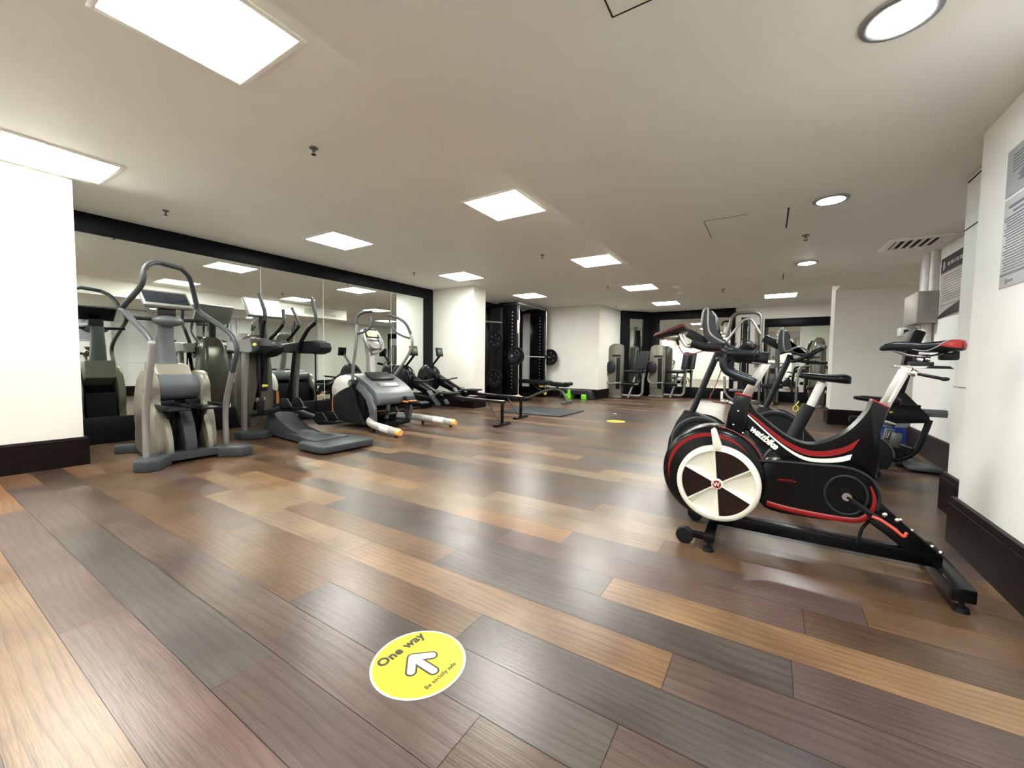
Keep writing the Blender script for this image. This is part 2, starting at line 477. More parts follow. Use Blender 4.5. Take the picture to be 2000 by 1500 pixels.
skirting('baseboard_left', [(-5.10, 7.0), (-5.10, 6.6), (-6.2, 6.6)])
skirting('baseboard_left', [(-3.05, 12.62), (-3.72, 11.85), (-3.82, 10.35), (-6.2, 10.35)])
skirting('baseboard_right', [(1.46, 3.85), (1.46, 6.60)])
skirting('baseboard_right', [(0.90, -3.0), (0.90, 3.13), (1.02, 3.13)])
skirting('baseboard_right', [(1.05, 3.16), (1.05, 3.85), (1.43, 3.85)])
skirting('baseboard_right', [(XR, 8.40), (0.88, 8.40), (0.88, 8.90)])
skirting('baseboard_back', [(XR, YB), (-3.05, YB)])

# ---- left mirror: black surround + panes
def surround(name, plane, a0, a1, z0, z1, t, bot, top, la, lb, depth=0.035, mt=FRAME):
    """rectangular surround on plane x=..., or y=...; la/lb jamb widths at a0/a1"""
    mb = M()
    def bx(p, q, r, s_):
        if plane[0] == 'x': mb.box(min(plane[1], plane[1] + t), max(plane[1], plane[1] + t), p, q, r, s_, 0.002)
        else: mb.box(p, q, min(plane[1], plane[1] + t), max(plane[1], plane[1] + t), r, s_, 0.002)
    bx(a0, a1, z1 - top, z1); bx(a0, a1, z0, z0 + bot)
    if la: bx(a0, a0 + la, z0 + bot, z1 - top)
    if lb: bx(a1 - lb, a1, z0 + bot, z1 - top)
    return struct(mb.done(name, mt))
def mirror(label, plane, cuts, z0, z1, t=0.008):
    c = (cuts[0] + cuts[-1]) / 2
    loc = (plane[1], c, z0) if plane[0] == 'x' else (c, plane[1], z0)
    r = thing('wall_mirror', label, 'mirror', loc)
    for a, b in zip(cuts, cuts[1:]):
        mb = M(); a += 0.0015; b -= 0.0015
        if plane[0] == 'x': mb.box(min(plane[1], plane[1] + t), max(plane[1], plane[1] + t), a, b, z0, z1)
        else: mb.box(a, b, min(plane[1], plane[1] + t), max(plane[1], plane[1] + t), z0, z1)
        mb.done('pane', MIRROR, r)
        if plane[0] == 'x' and b < cuts[-1] - 0.01: M().box(plane[1], plane[1] + t + 0.001, b - 0.001, b + 0.004, z0, z1).done('pane_joint', WHITEP, r)
    return r
surround('trim_3', ('x', XL), 1.0, 6.6, 0.0, HC, 0.035, 0.295, 0.21, 0, 0.27)
mirror('long gym wall mirror behind the cross trainers, dark frame above it', ('x', XL + 0.012), [1.0, 3.06, 4.03, 5.45, 6.33], 0.295, 2.29)
# bay with the rack: dark panelling and mirror
surround('trim_4', ('x', XL), 7.0, 10.35, 0.0, HC, 0.035, 0.28, 0.20, 0.55, 0.28)
mirror('mirror on the bay wall behind the black rack', ('x', XL + 0.012), [7.55, 8.8, 10.07], 0.28, 2.30)
# diagonal corner: dark frame with a slim mirror
def diag(a, b):
    a = Vector((*a, 0)); b = Vector((*b, 0)); e = (b - a).normalized(); nrm = Vector((e.y, -e.x, 0)); Ld = (b - a).length
    T = Matrix.Identity(4)
    for i in range(3): T[i][0] = e[i]; T[i][1] = nrm[i]; T[i][2] = (0, 0, 1)[i]; T[i][3] = a[i]
    return T, Ld
T, Ld = diag((-3.72, 11.85), (-3.05, 12.62))
mb = M(); mb.T = T
mb.box(0, Ld, 0.0, 0.05, 2.28, HC).box(0, Ld, 0, 0.05, 0, 0.28).box(0, 0.28, 0, 0.05, 0.28, 2.28).box(Ld - 0.28, Ld, 0, 0.05, 0.28, 2.28)
struct(mb.done('trim_5', FRAME))
r = thing('wall_mirror', 'slim dark framed mirror on the angled corner at the far end', 'mirror', (-3.4, 12.2, 0.28))
mb = M(); mb.T = T; mb.box(0.28, Ld - 0.28, 0.002, 0.02, 0.28, 2.28); mb.done('pane', MIRROR, r)
surround('trim_6', ('y', YB), -3.05, -0.80, 0.0, HC, -0.035, 0.30, 0.24, 0.28, 0.10)
mirror('wide far end mirror behind the leg machines', ('y', YB - 0.012), [-2.77, -1.75, -0.90], 0.30, 2.26)
surround('trim_7', ('y', YB), -0.12, 2.2, 0.0, 2.17, -0.035, 0.28, 0.22, 0.09, 0.09)
mirror('far end mirror right of the white pier, below a deep dark header', ('y', YB - 0.012), [-0.03, 1.0, 2.1], 0.28, 1.95)

# ---- ceiling fittings
def led_panel(cx, cy_, z=HC):
    r = thing('ceiling_light', 'square ceiling light panel', 'ceiling light', (cx, cy_, z - 0.012), 'square ceiling light panels')
    mb = M(); s_ = 0.315; k = 0.288
    for (a, b, c, d) in ((-s_, s_, -s_, -k), (-s_, s_, k, s_), (-s_, -k, -k, k), (k, s_, -k, k)):
        mb.box(cx + a, cx + b, cy_ + c, cy_ + d, z - 0.012, z - 0.0005, 0.002)
    mb.done('frame', WHITEP, r)
    M().box(cx - k, cx + k, cy_ - k, cy_ + k, z - 0.008, z - 0.001).done('diffuser', PANEL, r)
    return r
p0 = led_panel(-2.26, 0.877)
LIGHTS = [(-2.26, 0.877, 'largest square ceiling light panel, cut by the top edge of the view'),
          (-4.77, 0.855, 'square ceiling light panel above the broad white pier at left'),
          (-2.25, 3.415, 'square light panel beside the ceiling step, above the middle of the floor'),
          (-4.75, 3.315, 'square light panel above the silver elliptical near the long mirror'),
          (-2.25, 5.91, 'square light panel by the ceiling step, second past the middle of the floor'),
          (-4.75, 5.78, 'square light panel in front of the white pier by the rowers'),
          (-2.25, 8.38, 'square light panel at the far end of the ceiling step'),
          (-4.72, 8.22, 'square light panel above the black rack'),
          (-2.25, 10.85, 'farthest square light panel, over the leg machines'),
          (0.17, 10.80, 'square light panel over the far machines right of the white pier'),
          (-4.77, -1.6, 'square ceiling light panel left of the camera, behind the pier'),
          (-2.26, -1.6, 'square ceiling light panel behind the camera')]
for i, (x, y, lb) in enumerate(LIGHTS):
    o = p0 if i == 0 else copy_tree(p0)
    o.location = (x, y, HC - 0.012); o['label'] = lb

def downlight(x, y, z, lens):
    r = thing('downlight', 'x', 'downlight', (x, y, z - 0.012), 'round recessed downlights')
    M().lathe((x, y, z), (0, 0, -1), [(0.0005, 0.112), (0.008, 0.110), (0.012, 0.100), (0.010, 0.086), (0.0005, 0.086)], 40).done('ring', SILVER, r)
    M().lathe((x, y, z), (0, 0, -1), [(0.0015, 0.085), (0.010, 0.080), (0.018, 0.050), (0.020, 0.001)], 40).done('lens', lens, r)
    return r
for x, y, ln, lb in ((0.34, 1.95, DOWN, 'round downlight cut by the top right edge of the view'),
                     (0.34, 3.79, DOWNC, 'round downlight with a bluish patterned lens'),
                     (0.34, 5.95, DOWN, 'small bright round downlight nearest the far wall'),
                     (0.34, 0.0, DOWN, 'round downlight above the camera'),
                     (0.34, -1.9, DOWN, 'round downlight behind the camera')):
    downlight(x, y, LC, ln)['label'] = lb

def sprinkler(x, y, z):
    r = thing('sprinkler_head', 'x', 'sprinkler', (x, y, z - 0.05), 'sprinkler heads')
    M().cyl((x, y, z), (x, y, z - 0.006), 0.032, 0.028, 20).cyl((x, y, z - 0.006), (x, y, z - 0.025), 0.010, seg=12).done('body', SILVERD, r)
    mb = M().tube([(x - 0.009, y, z - 0.022), (x - 0.012, y, z - 0.035), (x, y, z - 0.046)], 0.002, 6)
    mb.tube([(x + 0.009, y, z - 0.022), (x + 0.012, y, z - 0.035), (x, y, z - 0.046)], 0.002, 6)
    mb.cyl((x, y, z - 0.046), (x, y, z - 0.049), 0.017, seg=14).done('deflector', BLACKM, r)
    return r
s0 = sprinkler(0, 0, HC)
SPR = [(-2.86, 1.79, HC, 'sprinkler head above the near left floor'), (-5.39, 1.72, HC, 'sprinkler head close to the dark beam over the mirror'),
       (-5.31, 5.16, HC, 'sprinkler head near the far end of the long mirror'), (-2.80, 5.22, HC, 'sprinkler head between the middle light panels'),
       (-2.80, 8.01, HC, 'sprinkler head between the two far light panels'), (-3.50, 10.74, HC, 'sprinkler head in front of the angled corner mirror'),
       (0.25, 4.70, LC, 'sprinkler head in the low ceiling beyond the bluish downlight'), (-0.66, 7.38, LC, 'sprinkler head at the far end of the low ceiling')]
for i, (x, y, z, lb) in enumerate(SPR):
    o = s0 if i == 0 else copy_tree(s0)
    o.location = (x, y, z - 0.05); o['label'] = lb
for (x, y, lb) in ((-1.26, 6.75, 'white smoke detector near the ceiling step'), (-1.30, 7.35, 'white smoke detector at the end of the low ceiling')):
    o = M().lathe((x, y, LC), (0, 0, -1), [(0.0005, 0.05), (0.015, 0.05), (0.03, 0.036), (0.034, 0.02)], 24).done('smoke_detector', WHITEP)
    tag(o, lb, 'smoke detector', 'smoke detectors')

# air vent in the low ceiling
r = thing('air_vent', 'white square ceiling air vent with dark slots, near the right wall', 'air vent', (1.16, 5.48, LC - 0.02))
mb = M()
for (a, b, c, d) in ((0.93, 1.39, 5.25, 5.31), (0.93, 1.39, 5.65, 5.71), (0.93, 0.99, 5.31, 5.65), (1.33, 1.39, 5.31, 5.65)):
    mb.box(a, b, c, d, LC - 0.018, LC - 0.0005, 0.004)
mb.done('frame', WHITEP, r)
M().box(0.99, 1.33, 5.31, 5.65, LC - 0.003, LC - 0.0005).done('backing', DARKGAP, r)
for i in range(6):
    x = 1.005 + i * 0.06
    M().box(x, x + 0.022, 5.31, 5.65, LC - 0.016, LC - 0.010, rot=Matrix.Rotation(0.5, 3, 'Y')).done('slat', WHITEP, r)
# vents on the bulkhead face, seen in the mirror
for k, (y0, y1) in enumerate(((1.1, 2.0), (5.75, 6.15), (6.5, 6.9), (7.1, 7.5))):
    r = thing('air_vent', ('long', 'second', 'third', 'last')[k] + ' grey grille on the ceiling bulkhead, seen in the mirror, counted from the left', 'air vent', (-1.48, (y0 + y1) / 2, 2.24), 'bulkhead grilles')
    M().box(-1.487, -1.4755, y0, y1, 2.24, 2.42, 0.003).done('frame', WHITEP, r)
    mb = M()
    for i in range(7): mb.box(-1.495, -1.486, y0 + 0.02, y1 - 0.02, 2.255 + i * 0.022, 2.262 + i * 0.022)
    mb.done('slats', SILVERD, r)
# hatch outlines and dark slots in the low ceiling
def hatch(x0, x1, y0, y1, full, lb):
    mb = M(); z0, z1 = LC - 0.0015, LC - 0.0003; t = 0.005
    mb.box(x0, x1, y0, y0 + t, z0, z1).box(x0, x0 + t, y0, y1, z0, z1)
    if full: mb.box(x0, x1, y1 - t, y1, z0, z1).box(x1 - t, x1, y0, y1, z0, z1)
    return tag(mb.done('ceiling_hatch', DARKGAP), lb, 'ceiling hatch')
hatch(-0.51, -0.18, 3.82, 4.38, False, 'thin outline of an access hatch beyond the bluish downlight')
o = M().box(-0.51, -0.505, 1.10, 1.44, LC - 0.0015, LC - 0.0003).box(-0.51, -0.1, 1.435, 1.44, LC - 0.0015, LC - 0.0003).done('ceiling_hatch', DARKGAP)
tag(o, 'thin outline of an access hatch cut by the top edge of the view', 'ceiling hatch')
tag(M().box(0.082, 0.092, 3.82, 4.36, LC - 0.002, LC - 0.0003).done('ceiling_slot', DARKGAP), 'narrow dark slot in the low ceiling beside the bluish downlight', 'ceiling slot')
tag(M().box(0.12, 0.13, 6.5, 6.95, LC - 0.002, LC - 0.0003).done('ceiling_slot', DARKGAP), 'short dark slot in the low ceiling past the small bright downlight', 'ceiling slot')

# ---- posters
def bars(mb, x, ya, yb, z, h, t=0.0008, d=-1): mb.box(x + d * t * 2, x + d * t, min(ya, yb), max(ya, yb), z - h / 2, z + h / 2)
r = thing('poster', 'grey poster with many text lines, low on the near right wall', 'poster', (0.897, 2.5, 1.32))
M().box(0.8975, 0.8998, 2.24, 2.835, 1.325, 1.725, 0.0005).done('card', PAPERL, r)
mb = M(); random.seed(3)
bars(mb, 0.898, 2.36, 2.79, 1.685, 0.010); bars(mb, 0.898, 2.55, 2.75, 1.66, 0.008)
for i in range(20):
    z = 1.64 - i * 0.0125
    bars(mb, 0.898, 2.82 - random.choice((0, 0.01, 0.02)), 2.28 + random.random() * 0.2, z, 0.0045)
bars(mb, 0.898, 2.83, 2.25, 1.385, 0.009); mb.ball((0.897, 2.77, 1.352), (0.0006, 0.012, 0.014), 12, 8); bars(mb, 0.898, 2.75, 2.71, 1.352, 0.008)
mb.done('print', INKG, r)
r = thing('poster', 'darker grey poster above the text poster on the near right wall', 'poster', (0.897, 2.5, 1.74))
M().box(0.8975, 0.8998, 2.24, 2.838, 1.738, 1.948, 0.0005).done('card', PAPER, r)
mb = M()
for i in range(6): bars(mb, 0.898, 2.78, 2.3 + random.random() * 0.3, 1.91 - i * 0.014, 0.005)
mb.prism([(2.66, 1.775), (2.73, 1.785), (2.70, 1.80), (2.735, 1.81), (2.68, 1.835), (2.67, 1.81), (2.64, 1.80)], 'x', 0.8967, 0.8973)
mb.done('print', INKG, r)
r = thing('poster', 'dark headed brown poster on the wall above the recumbent bike', 'poster', (1.457, 5.5, 1.42))
M().box(1.4565, 1.4598, 5.05, 5.88, 1.45, 2.05, 0.0005).done('card', PAPERW, r)
mb = M().box(1.4552, 1.4562, 5.05, 5.88, 1.90, 2.05)
mb.prism([(5.88, 1.45), (5.88, 1.475), (5.70, 1.52), (5.3, 1.58), (5.05, 1.60), (5.05, 1.48), (5.5, 1.465)], 'x', 1.4552, 1.4562)
mb.done('band', BROWNP, r)
mb = M().ball((1.4548, 5.80, 1.972), (0.0006, 0.035, 0.045), 16, 8)
for a, b in ((5.70, 5.64), (5.62, 5.55), (5.53, 5.50), (5.48, 5.42), (5.40, 5.33), (5.30, 5.2)): bars(mb, 1.4555, a, b, 1.972, 0.035)
mb.done('heading', PAPER, r)
mb = M()
for i in range(11): bars(mb, 1.4565, 5.80, 5.45 - random.random() * 0.25, 1.86 - i * 0.024, 0.007)
bars(mb, 1.4565, 5.84, 5.08, 1.575, 0.006)
mb.done('print', INKG, r)
# second notice board high on the front-right wall is not visible; electrical box and pipes
r = thing('electrical_box', 'square grey metal box with pipes on the right wall', 'electrical box', (1.38, 6.15, 1.20))
M().box(1.30, 1.458, 5.90, 6.40, 1.42, 1.75, 0.006).done('body', GREYBOX, r)
M().box(1.298, 1.30, 5.92, 6.38, 1.44, 1.73, 0.001).done('door', GREYBOX, r)
for (x, y, z0, z1, q) in ((1.41, 6.12, 1.73, LC - 0.001, 0.045), (1.42, 5.95, 1.73, LC - 0.001, 0.03), (1.41, 6.14, 1.20, 1.42, 0.04), (1.41, 6.02, 1.20, 1.42, 0.04)):
    M().cyl((x, y, z0), (x, y, z1), q).done('pipe', PIPE, r)
r = thing('emergency_lamp', 'small pale lamp unit under the grey metal box', 'emergency lamp', (1.36, 6.26, 1.29))
M().box(1.27, 1.458, 6.36, 6.50, 1.31, 1.41, 0.012).done('housing', PIPE, r)
M().box(1.30, 1.34, 6.345, 6.37, 1.325, 1.385, 0.004).done('lens', CHAR, r)

# ---- floor stickers
def sticker(x, y, rad, ang, label, writing):
    r = thing('floor_sticker', label, 'floor sticker', (x, y, 0.0005))
    M().cyl((x, y, 0.0004), (x, y, 0.0012), rad, seg=72).done('rim', WHITEP, r)
    M().cyl((x, y, 0.0012), (x, y, 0.0016), rad * 0.955, seg=72).done('disc', YELLOW, r)
    if not writing: return r
    u = Vector((math.cos(ang), math.sin(ang), 0)); v = Vector((-u.y, u.x, 0)); c = Vector((x, y, 0))
    def arrow(name, wd, z0, z1, mt, gro=0.0):
        mb = M(); nonlocal_z = [0]
        def cap(a, b):
            a = c + u * a[0] + v * a[1]; b = c + u * b[0] + v * b[1]
            d = (b - a).normalized(); n = Vector((-d.y, d.x, 0)); pts = []
            nonlocal_z[0] += 0.00006
            for k in range(13):
                t = math.pi / 2 + math.pi * k / 12; q = a + (d * math.cos(t) + n * math.sin(t)) * wd; pts.append((q.x, q.y))
            for k in range(13):
                t = -math.pi / 2 + math.pi * k / 12; q = b + (d * math.cos(t) + n * math.sin(t)) * wd; pts.append((q.x, q.y))
            mb.prism(pts, 'z', z0, z1 + nonlocal_z[0])
        cap((0.0, -0.066), (0.0, 0.022)); cap((0.0, 0.030), (-0.044, -0.014)); cap((0.0, 0.030), (0.044, -0.014))
        return mb.done(name, mt, r)
    arrow('arrow_outline', 0.0185, 0.0014, 0.0018, INK)
    arrow('arrow', 0.0122, 0.0019, 0.0024, WHITEP)
    o1 = c + v * 0.074 + u * 0.004
    text('lettering', 'One way', 0.047, (o1.x, o1.y, 0.0018), u, v, INK, r, 0.0002, off=0.0019, align='CENTER', spacing=1.06)
    o2 = c - v * 0.104
    text('small_lettering', 'Be socially safe', 0.0195, (o2.x, o2.y, 0.0018), u, v, INK, r, 0.0002, off=0.0004, align='CENTER', spacing=1.05)
    return r
STICK_ANG = math.radians(87)
sticker(-0.907, 0.900, 0.149, STICK_ANG, 'round yellow sticker reading One way with a white arrow, nearest the camera', True)
sticker(-2.095, 6.561, 0.149, 0.0, 'round yellow sticker far off on the floor, near the exercise mat', False)
tag(M().cyl((-2.43, 7.56, 0.0003), (-2.43, 7.56, 0.0012), 0.035, seg=16).done('floor_mark', WHITEP), 'small pale spot on the floor beyond the far yellow sticker', 'floor mark')

# ================================================================== BIKE IN FRONT
def mirror_y(pts, y0): return [(p[0], 2 * y0 - p[1], p[2]) for p in pts]
def air_bike():
    Y = 2.5
    R = thing('air_bike', 'black, red and white indoor training bike with a white spoked flywheel, nearest the camera', 'exercise bike', (0.2, Y, 0))
    # floor frame
    M().box(-0.22, 0.68, Y - 0.028, Y + 0.028, 0.075, 0.135, 0.006).done('floor_beam', BLACK, R)
    M().box(-0.25, -0.20, 2.26, 2.74, 0.045, 0.085, 0.006).done('front_crossbar', BLACK, R)
    M().box(0.645, 0.715, 2.235, 2.765, 0.045, 0.10, 0.006).done('rear_crossbar', BLACK, R)
    for (x, y) in ((-0.225, 2.275), (-0.225, 2.725), (0.68, 2.26), (0.68, 2.74)):
        M().cyl((x, y, 0.0), (x, y, 0.018), 0.026, 0.022).cyl((x, y, 0.018), (x, y, 0.05), 0.009, seg=12).done('foot', RUBBER, R)
    for y in (2.31, 2.69):
        M().box(-0.34, -0.22, y - 0.012, y + 0.012, 0.04, 0.075, 0.005).done('wheel_bracket', BLACK, R)
        M().lathe((-0.345, y - 0.018, 0.045), (0, 1, 0), [(0, 0.018), (0, 0.040), (0.005, 0.044), (0.031, 0.044), (0.036, 0.040), (0.036, 0.018)], 28).done('transport_wheel', RUBBER, R)
    M().prism([(-0.235, 0.13), (-0.17, 0.13), (-0.12, 0.30), (-0.20, 0.30)], 'y', Y - 0.03, Y + 0.03, 0.005).done('front_strut', BLACK, R)
    M().prism([(0.39, 0.32), (0.475, 0.325), (0.545, 0.25), (0.675, 0.135), (0.56, 0.125), (0.50, 0.175), (0.405, 0.245)], 'y', Y - 0.03, Y + 0.03, 0.006).done('rear_strut', BLACK, R)
    mb = M()
    for q in ((0.535, 0.262), (0.575, 0.222), (0.645, 0.165), (0.672, 0.145)): M().ball((q[0], Y - 0.02, q[1]), 0.009, 10, 6).done('bolt', CHROME, R, sharp=2)
    M().tube([(0.43, Y - 0.04, 0.25), (0.40, Y - 0.05, 0.20), (0.385, Y - 0.055, 0.13)], 0.007).ball((0.43, Y - 0.045, 0.25), 0.016).done('lock_lever', BLACKM, R)
    # drum
    c = (-0.238, 0.372)
    prof = [(0, 0.02), (0, 0.225), (0.012, 0.245), (0.04, 0.252), (0.20, 0.252), (0.228, 0.245), (0.24, 0.225), (0.24, 0.02)]
    M().lathe((c[0], 2.385, c[1]), (0, 1, 0), prof, 72).done('flywheel_drum', BLACK, R, sharp=0.9)
    def arc(cx, cz, r1, r2, a0, a1, y, n=30, taper=False, t=0.002):
        P = []; Q2 = []
        for k in range(n + 1):
            a = math.radians(a0 + (a1 - a0) * k / n); ta = min(1, 4 * k / n, 4 * (n - k) / n) if taper else 1
            rm = (r1 + r2) / 2; h = (r2 - r1) / 2 * max(ta, 0.08)
            P.append((cx + math.cos(a) * (rm - h), cz + math.sin(a) * (rm - h))); Q2.append((cx + math.cos(a) * (rm + h), cz + math.sin(a) * (rm + h)))
        vs = [(p[0], y, p[1]) for p in P] + [(p[0], y, p[1]) for p in Q2]; N = n + 1
        vs += [(p[0], y + t, p[1]) for p in P] + [(p[0], y + t, p[1]) for p in Q2]
        fs = []
        for k in range(n):
            fs += [(k, k + 1, N + k + 1, N + k), (2 * N + k, 3 * N + k, 3 * N + k + 1, 2 * N + k + 1), (k, 2 * N + k, 2 * N + k + 1, k + 1), (N + k, N + k + 1, 3 * N + k + 1, 3 * N + k)]
        fs += [(0, N, 3 * N, 2 * N), (n, 2 * N + n, 3 * N + n, N + n)]
        return vs, fs
    M().add(*arc(c[0], c[1], 0.204, 0.223, 38, 196, 2.3832, 60, True)).done('drum_stripe', RED, R)
    # red edging on the drum's rim, upper right
    mb = M()
    secs = []
    for k in range(25):
        a = math.radians(5 + 80 * k / 24); secs.append([(c[0] + math.cos(a) * rr, yy, c[1] + math.sin(a) * rr) for rr, yy in ((0.2522, 2.44), (0.2545, 2.442), (0.2545, 2.475), (0.2522, 2.477))])
    mb.loft([[Vector(q) for q in sct] for sct in secs]).done('rim_stripe', RED, R)
    # white wheel face
    fc = (-0.203, 0.335); yf = 2.342
    M().lathe((fc[0], 2.385, fc[1]), (0, -1, 0), [(0, 0.19), (0, 0.200), (0.032, 0.199), (0.043, 0.192), (0.045, 0.180), (0.045, 0.174), (0.030, 0.172), (0, 0.172)], 80).done('wheel_rim', IVORY, R, sharp=0.9)
    angs = [95, 33, -27, -85, -145, 155]
    def sector(a0, a1, r0_, r1_, y, t, n=14):
        pts = []
        for k in range(n + 1):
            a = math.radians(a0 + (a1 - a0) * k / n); pts.append((fc[0] + math.cos(a) * r1_, fc[1] + math.sin(a) * r1_))
        pts.append((fc[0] + math.cos(math.radians((a0 + a1) / 2)) * r0_, fc[1] + math.sin(math.radians((a0 + a1) / 2)) * r0_))
        return pts
    for i in range(6):
        a1, a0 = angs[i], angs[(i + 1) % 6]
        if a0 > a1: a0 -= 360
        if i % 2 == 0:
            M().prism(sector(a0, a1, 0.004, 0.173, 0, 0), 'y', yf + 0.014, yf + 0.018).done('dark_sector', DKRED, R)
        else:
            mb = M().prism(sector(a0, a1, 0.002, 0.173, 0, 0), 'y', yf + 0.022, yf + 0.026)
            for a in (a0, a1):
                e = math.radians(a); nrm = e + (math.pi / 2 if a == a0 else -math.pi / 2)
                ex, ez = math.cos(e), math.sin(e); nx, nz = math.cos(nrm), math.sin(nrm)
                o0 = Vector((fc[0], 0, fc[1])); E_ = Vector((ex, 0, ez)); Nn = Vector((nx, 0, nz))
                A, B = o0 + E_ * 0.012, o0 + E_ * 0.174
                sec = lambda q, wd, d: [Vector((q.x, yf - 0.001, q.z)), Vector((q.x, yf + 0.026, q.z)), Vector((q.x + Nn.x * wd, yf + 0.026, q.z + Nn.z * wd)), Vector((q.x + Nn.x * 0.004, yf - 0.001, q.z + Nn.z * 0.004))]
                mb.loft([sec(A, 0.010, 0), sec(B, 0.040, 0)])
            mb.done('ivory_sector', IVORY, R)
    h = M().lathe((fc[0], yf + 0.018, fc[1]), (0, -1, 0), [(0, 0.0), (0, 0.027), (0.018, 0.027), (0.022, 0.024), (0.022, 0.0)], 32).done('hub', IVORY, R)
    b = M().lathe((fc[0], yf - 0.004, fc[1]), (0, -1, 0), [(0, 0.0), (0, 0.020), (0.0015, 0.020), (0.0015, 0.0)], 32).done('badge', RED, h)
    text('lettering', 'W', 0.030, (fc[0], yf - 0.0062, fc[1] - 0.010), (1, 0, 0.15), (0, 0, 1), WHITEP, h, 0.0004, off=0.0006, align='CENTER')
    M().prism([(-0.240, 0.618), (-0.229, 0.627), (-0.219, 0.620), (-0.186, 0.528), (-0.196, 0.516), (-0.218, 0.516), (-0.228, 0.530)], 'y', 2.332, 2.39, 0.006).done('resistance_lever', IVORY, R)
    # frame
    top = catmull([(-0.075, 0.77, 0), (-0.05, 0.722, 0), (0.011, 0.665, 0), (0.101, 0.597, 0), (0.185, 0.572, 0), (0.264, 0.597, 0), (0.338, 0.658, 0), (0.395, 0.745, 0), (0.414, 0.803, 0)], 5)
    bot = [(0.474, 0.770, 0), (0.447, 0.66, 0), (0.437, 0.55, 0), (0.448, 0.44, 0), (0.30, 0.42, 0), (0.11, 0.44, 0), (0.085, 0.475, 0), (0.05, 0.510, 0), (-0.09, 0.620, 0)]
    M().prism([(q[0], q[1]) for q in list(top) + bot], 'y', Y - 0.045, Y + 0.045, 0.012).done('frame', BLACK, R, sharp=0.5)
    M().prism([(-0.143, 0.805), (-0.066, 0.790), (-0.080, 0.645), (-0.105, 0.560), (-0.187, 0.580), (-0.172, 0.700)], 'y', Y - 0.05, Y + 0.05, 0.012).done('head_tube', BLACK, R)
    mb = M()
    for q in ((-0.125, 0.715), (-0.145, 0.64), (-0.10, 0.60)): M().ball((q[0], Y - 0.05, q[1]), (0.006, 0.004, 0.006), 10, 6).done('bolt', CHROME, R, sharp=2)
    M().box(-0.146, -0.064, Y - 0.04, Y + 0.04, 0.795, 0.803, 0.003, rot=Matrix.Rotation(0.19, 3, 'Y')).done('collar', RED, R)
    M().box(0.410, 0.478, Y - 0.035, Y + 0.035, 0.782, 0.792, 0.003, rot=Matrix.Rotation(0.5, 3, 'Y')).done('collar', RED, R)
    def band(name, up_, lo, mt):
        u_ = catmull([(a, b, 0) for a, b in up_], 5); l_ = catmull([(a, b, 0) for a, b in lo], 5)
        vs = []; 
        n = min(len(u_), len(l_)); y0, y1 = Y - 0.0472, Y - 0.0445
        mb = M(); secs = [[Vector((u_[k].x, y0, u_[k].y)), Vector((l_[k].x, y0, l_[k].y)), Vector((l_[k].x, y1, l_[k].y)), Vector((u_[k].x, y1, u_[k].y))] for k in range(n)]
        return mb.loft(secs).done(name, mt, R)
    band('red_stripe', [(-0.082, 0.716), (-0.025, 0.672), (0.034, 0.623), (0.101, 0.575), (0.176, 0.545), (0.246, 0.547), (0.322, 0.577), (0.376, 0.622)],
         [(-0.080, 0.706), (-0.018, 0.648), (0.035, 0.601), (0.100, 0.551), (0.170, 0.520), (0.240, 0.519), (0.305, 0.539), (0.350, 0.567)], RED)
    band('white_stripe', [(-0.080, 0.700), (-0.018, 0.642), (0.035, 0.594), (0.100, 0.543), (0.168, 0.510), (0.235, 0.508), (0.300, 0.523), (0.350, 0.545)],
         [(-0.082, 0.693), (-0.020, 0.634), (0.034, 0.585), (0.100, 0.530), (0.166, 0.494), (0.232, 0.489), (0.300, 0.500), (0.344, 0.517)], WHITEP)
    text('lettering', 'wattbike', 0.047, (-0.072, Y - 0.0462, 0.621), (0.131, 0, -0.103), (0.1, 0, 1), WHITEP, R, 0.0006, shear=0.15, off=0.0019, spacing=0.92)
    # chain cover
    prof = catmull([(0.0, 0.470, 0), (0.10, 0.480, 0), (0.224, 0.484, 0), (0.338, 0.485, 0), (0.411, 0.450, 0), (0.443, 0.385, 0), (0.440, 0.304, 0), (0.400, 0.250, 0), (0.312, 0.230, 0), (0.155, 0.223, 0), (0.01, 0.235, 0), (-0.04, 0.35, 0)], 4, True)
    M().prism([(q.x, q.y) for q in prof], 'y', 2.405, 2.50, 0.012).done('chain_cover', BLACK, R, sharp=0.9)
    P = catmull([(-0.02, 2.402, 0.474), (0.10, 2.402, 0.482), (0.224, 2.402, 0.486), (0.338, 2.402, 0.487), (0.411, 2.402, 0.452), (0.445, 2.402, 0.386), (0.442, 2.402, 0.31)], 5)
    M().tube(P, 0.007, 8).done('cover_edge', CHAR, R)
    mb = M()
    P = catmull([(0.02, 2.402, 0.262), (0.10, 2.402, 0.250), (0.20, 2.402, 0.244), (0.312, 2.402, 0.243), (0.385, 2.402, 0.255), (0.424, 2.402, 0.305), (0.430, 2.402, 0.36), (0.415, 2.402, 0.415)], 6)
    n = len(P); mb.tube(P, 0.008, 8, flat=0.3, radii=[0.013 if i < n * 0.6 else 0.013 * (1 - (i - n * 0.6) / (n * 0.4) * 0.8) for i in range(n)], upv=(0, 0, 1)).done('cover_stripe', RED, R)
    M().tube([(0.328 + math.cos(a) * 0.078, 2.400, 0.360 + math.sin(a) * 0.090) for a in [math.pi * 2 * k / 40 for k in range(40)]], 0.006, 8, closed=True).done('crank_ring', CHAR, R)
    text('small_lettering', 'wattbike', 0.022, (0.06, 2.4025, 0.385), (1, 0, 0), (0, 0, 1), RED, R, 0.0004, shear=0.2)
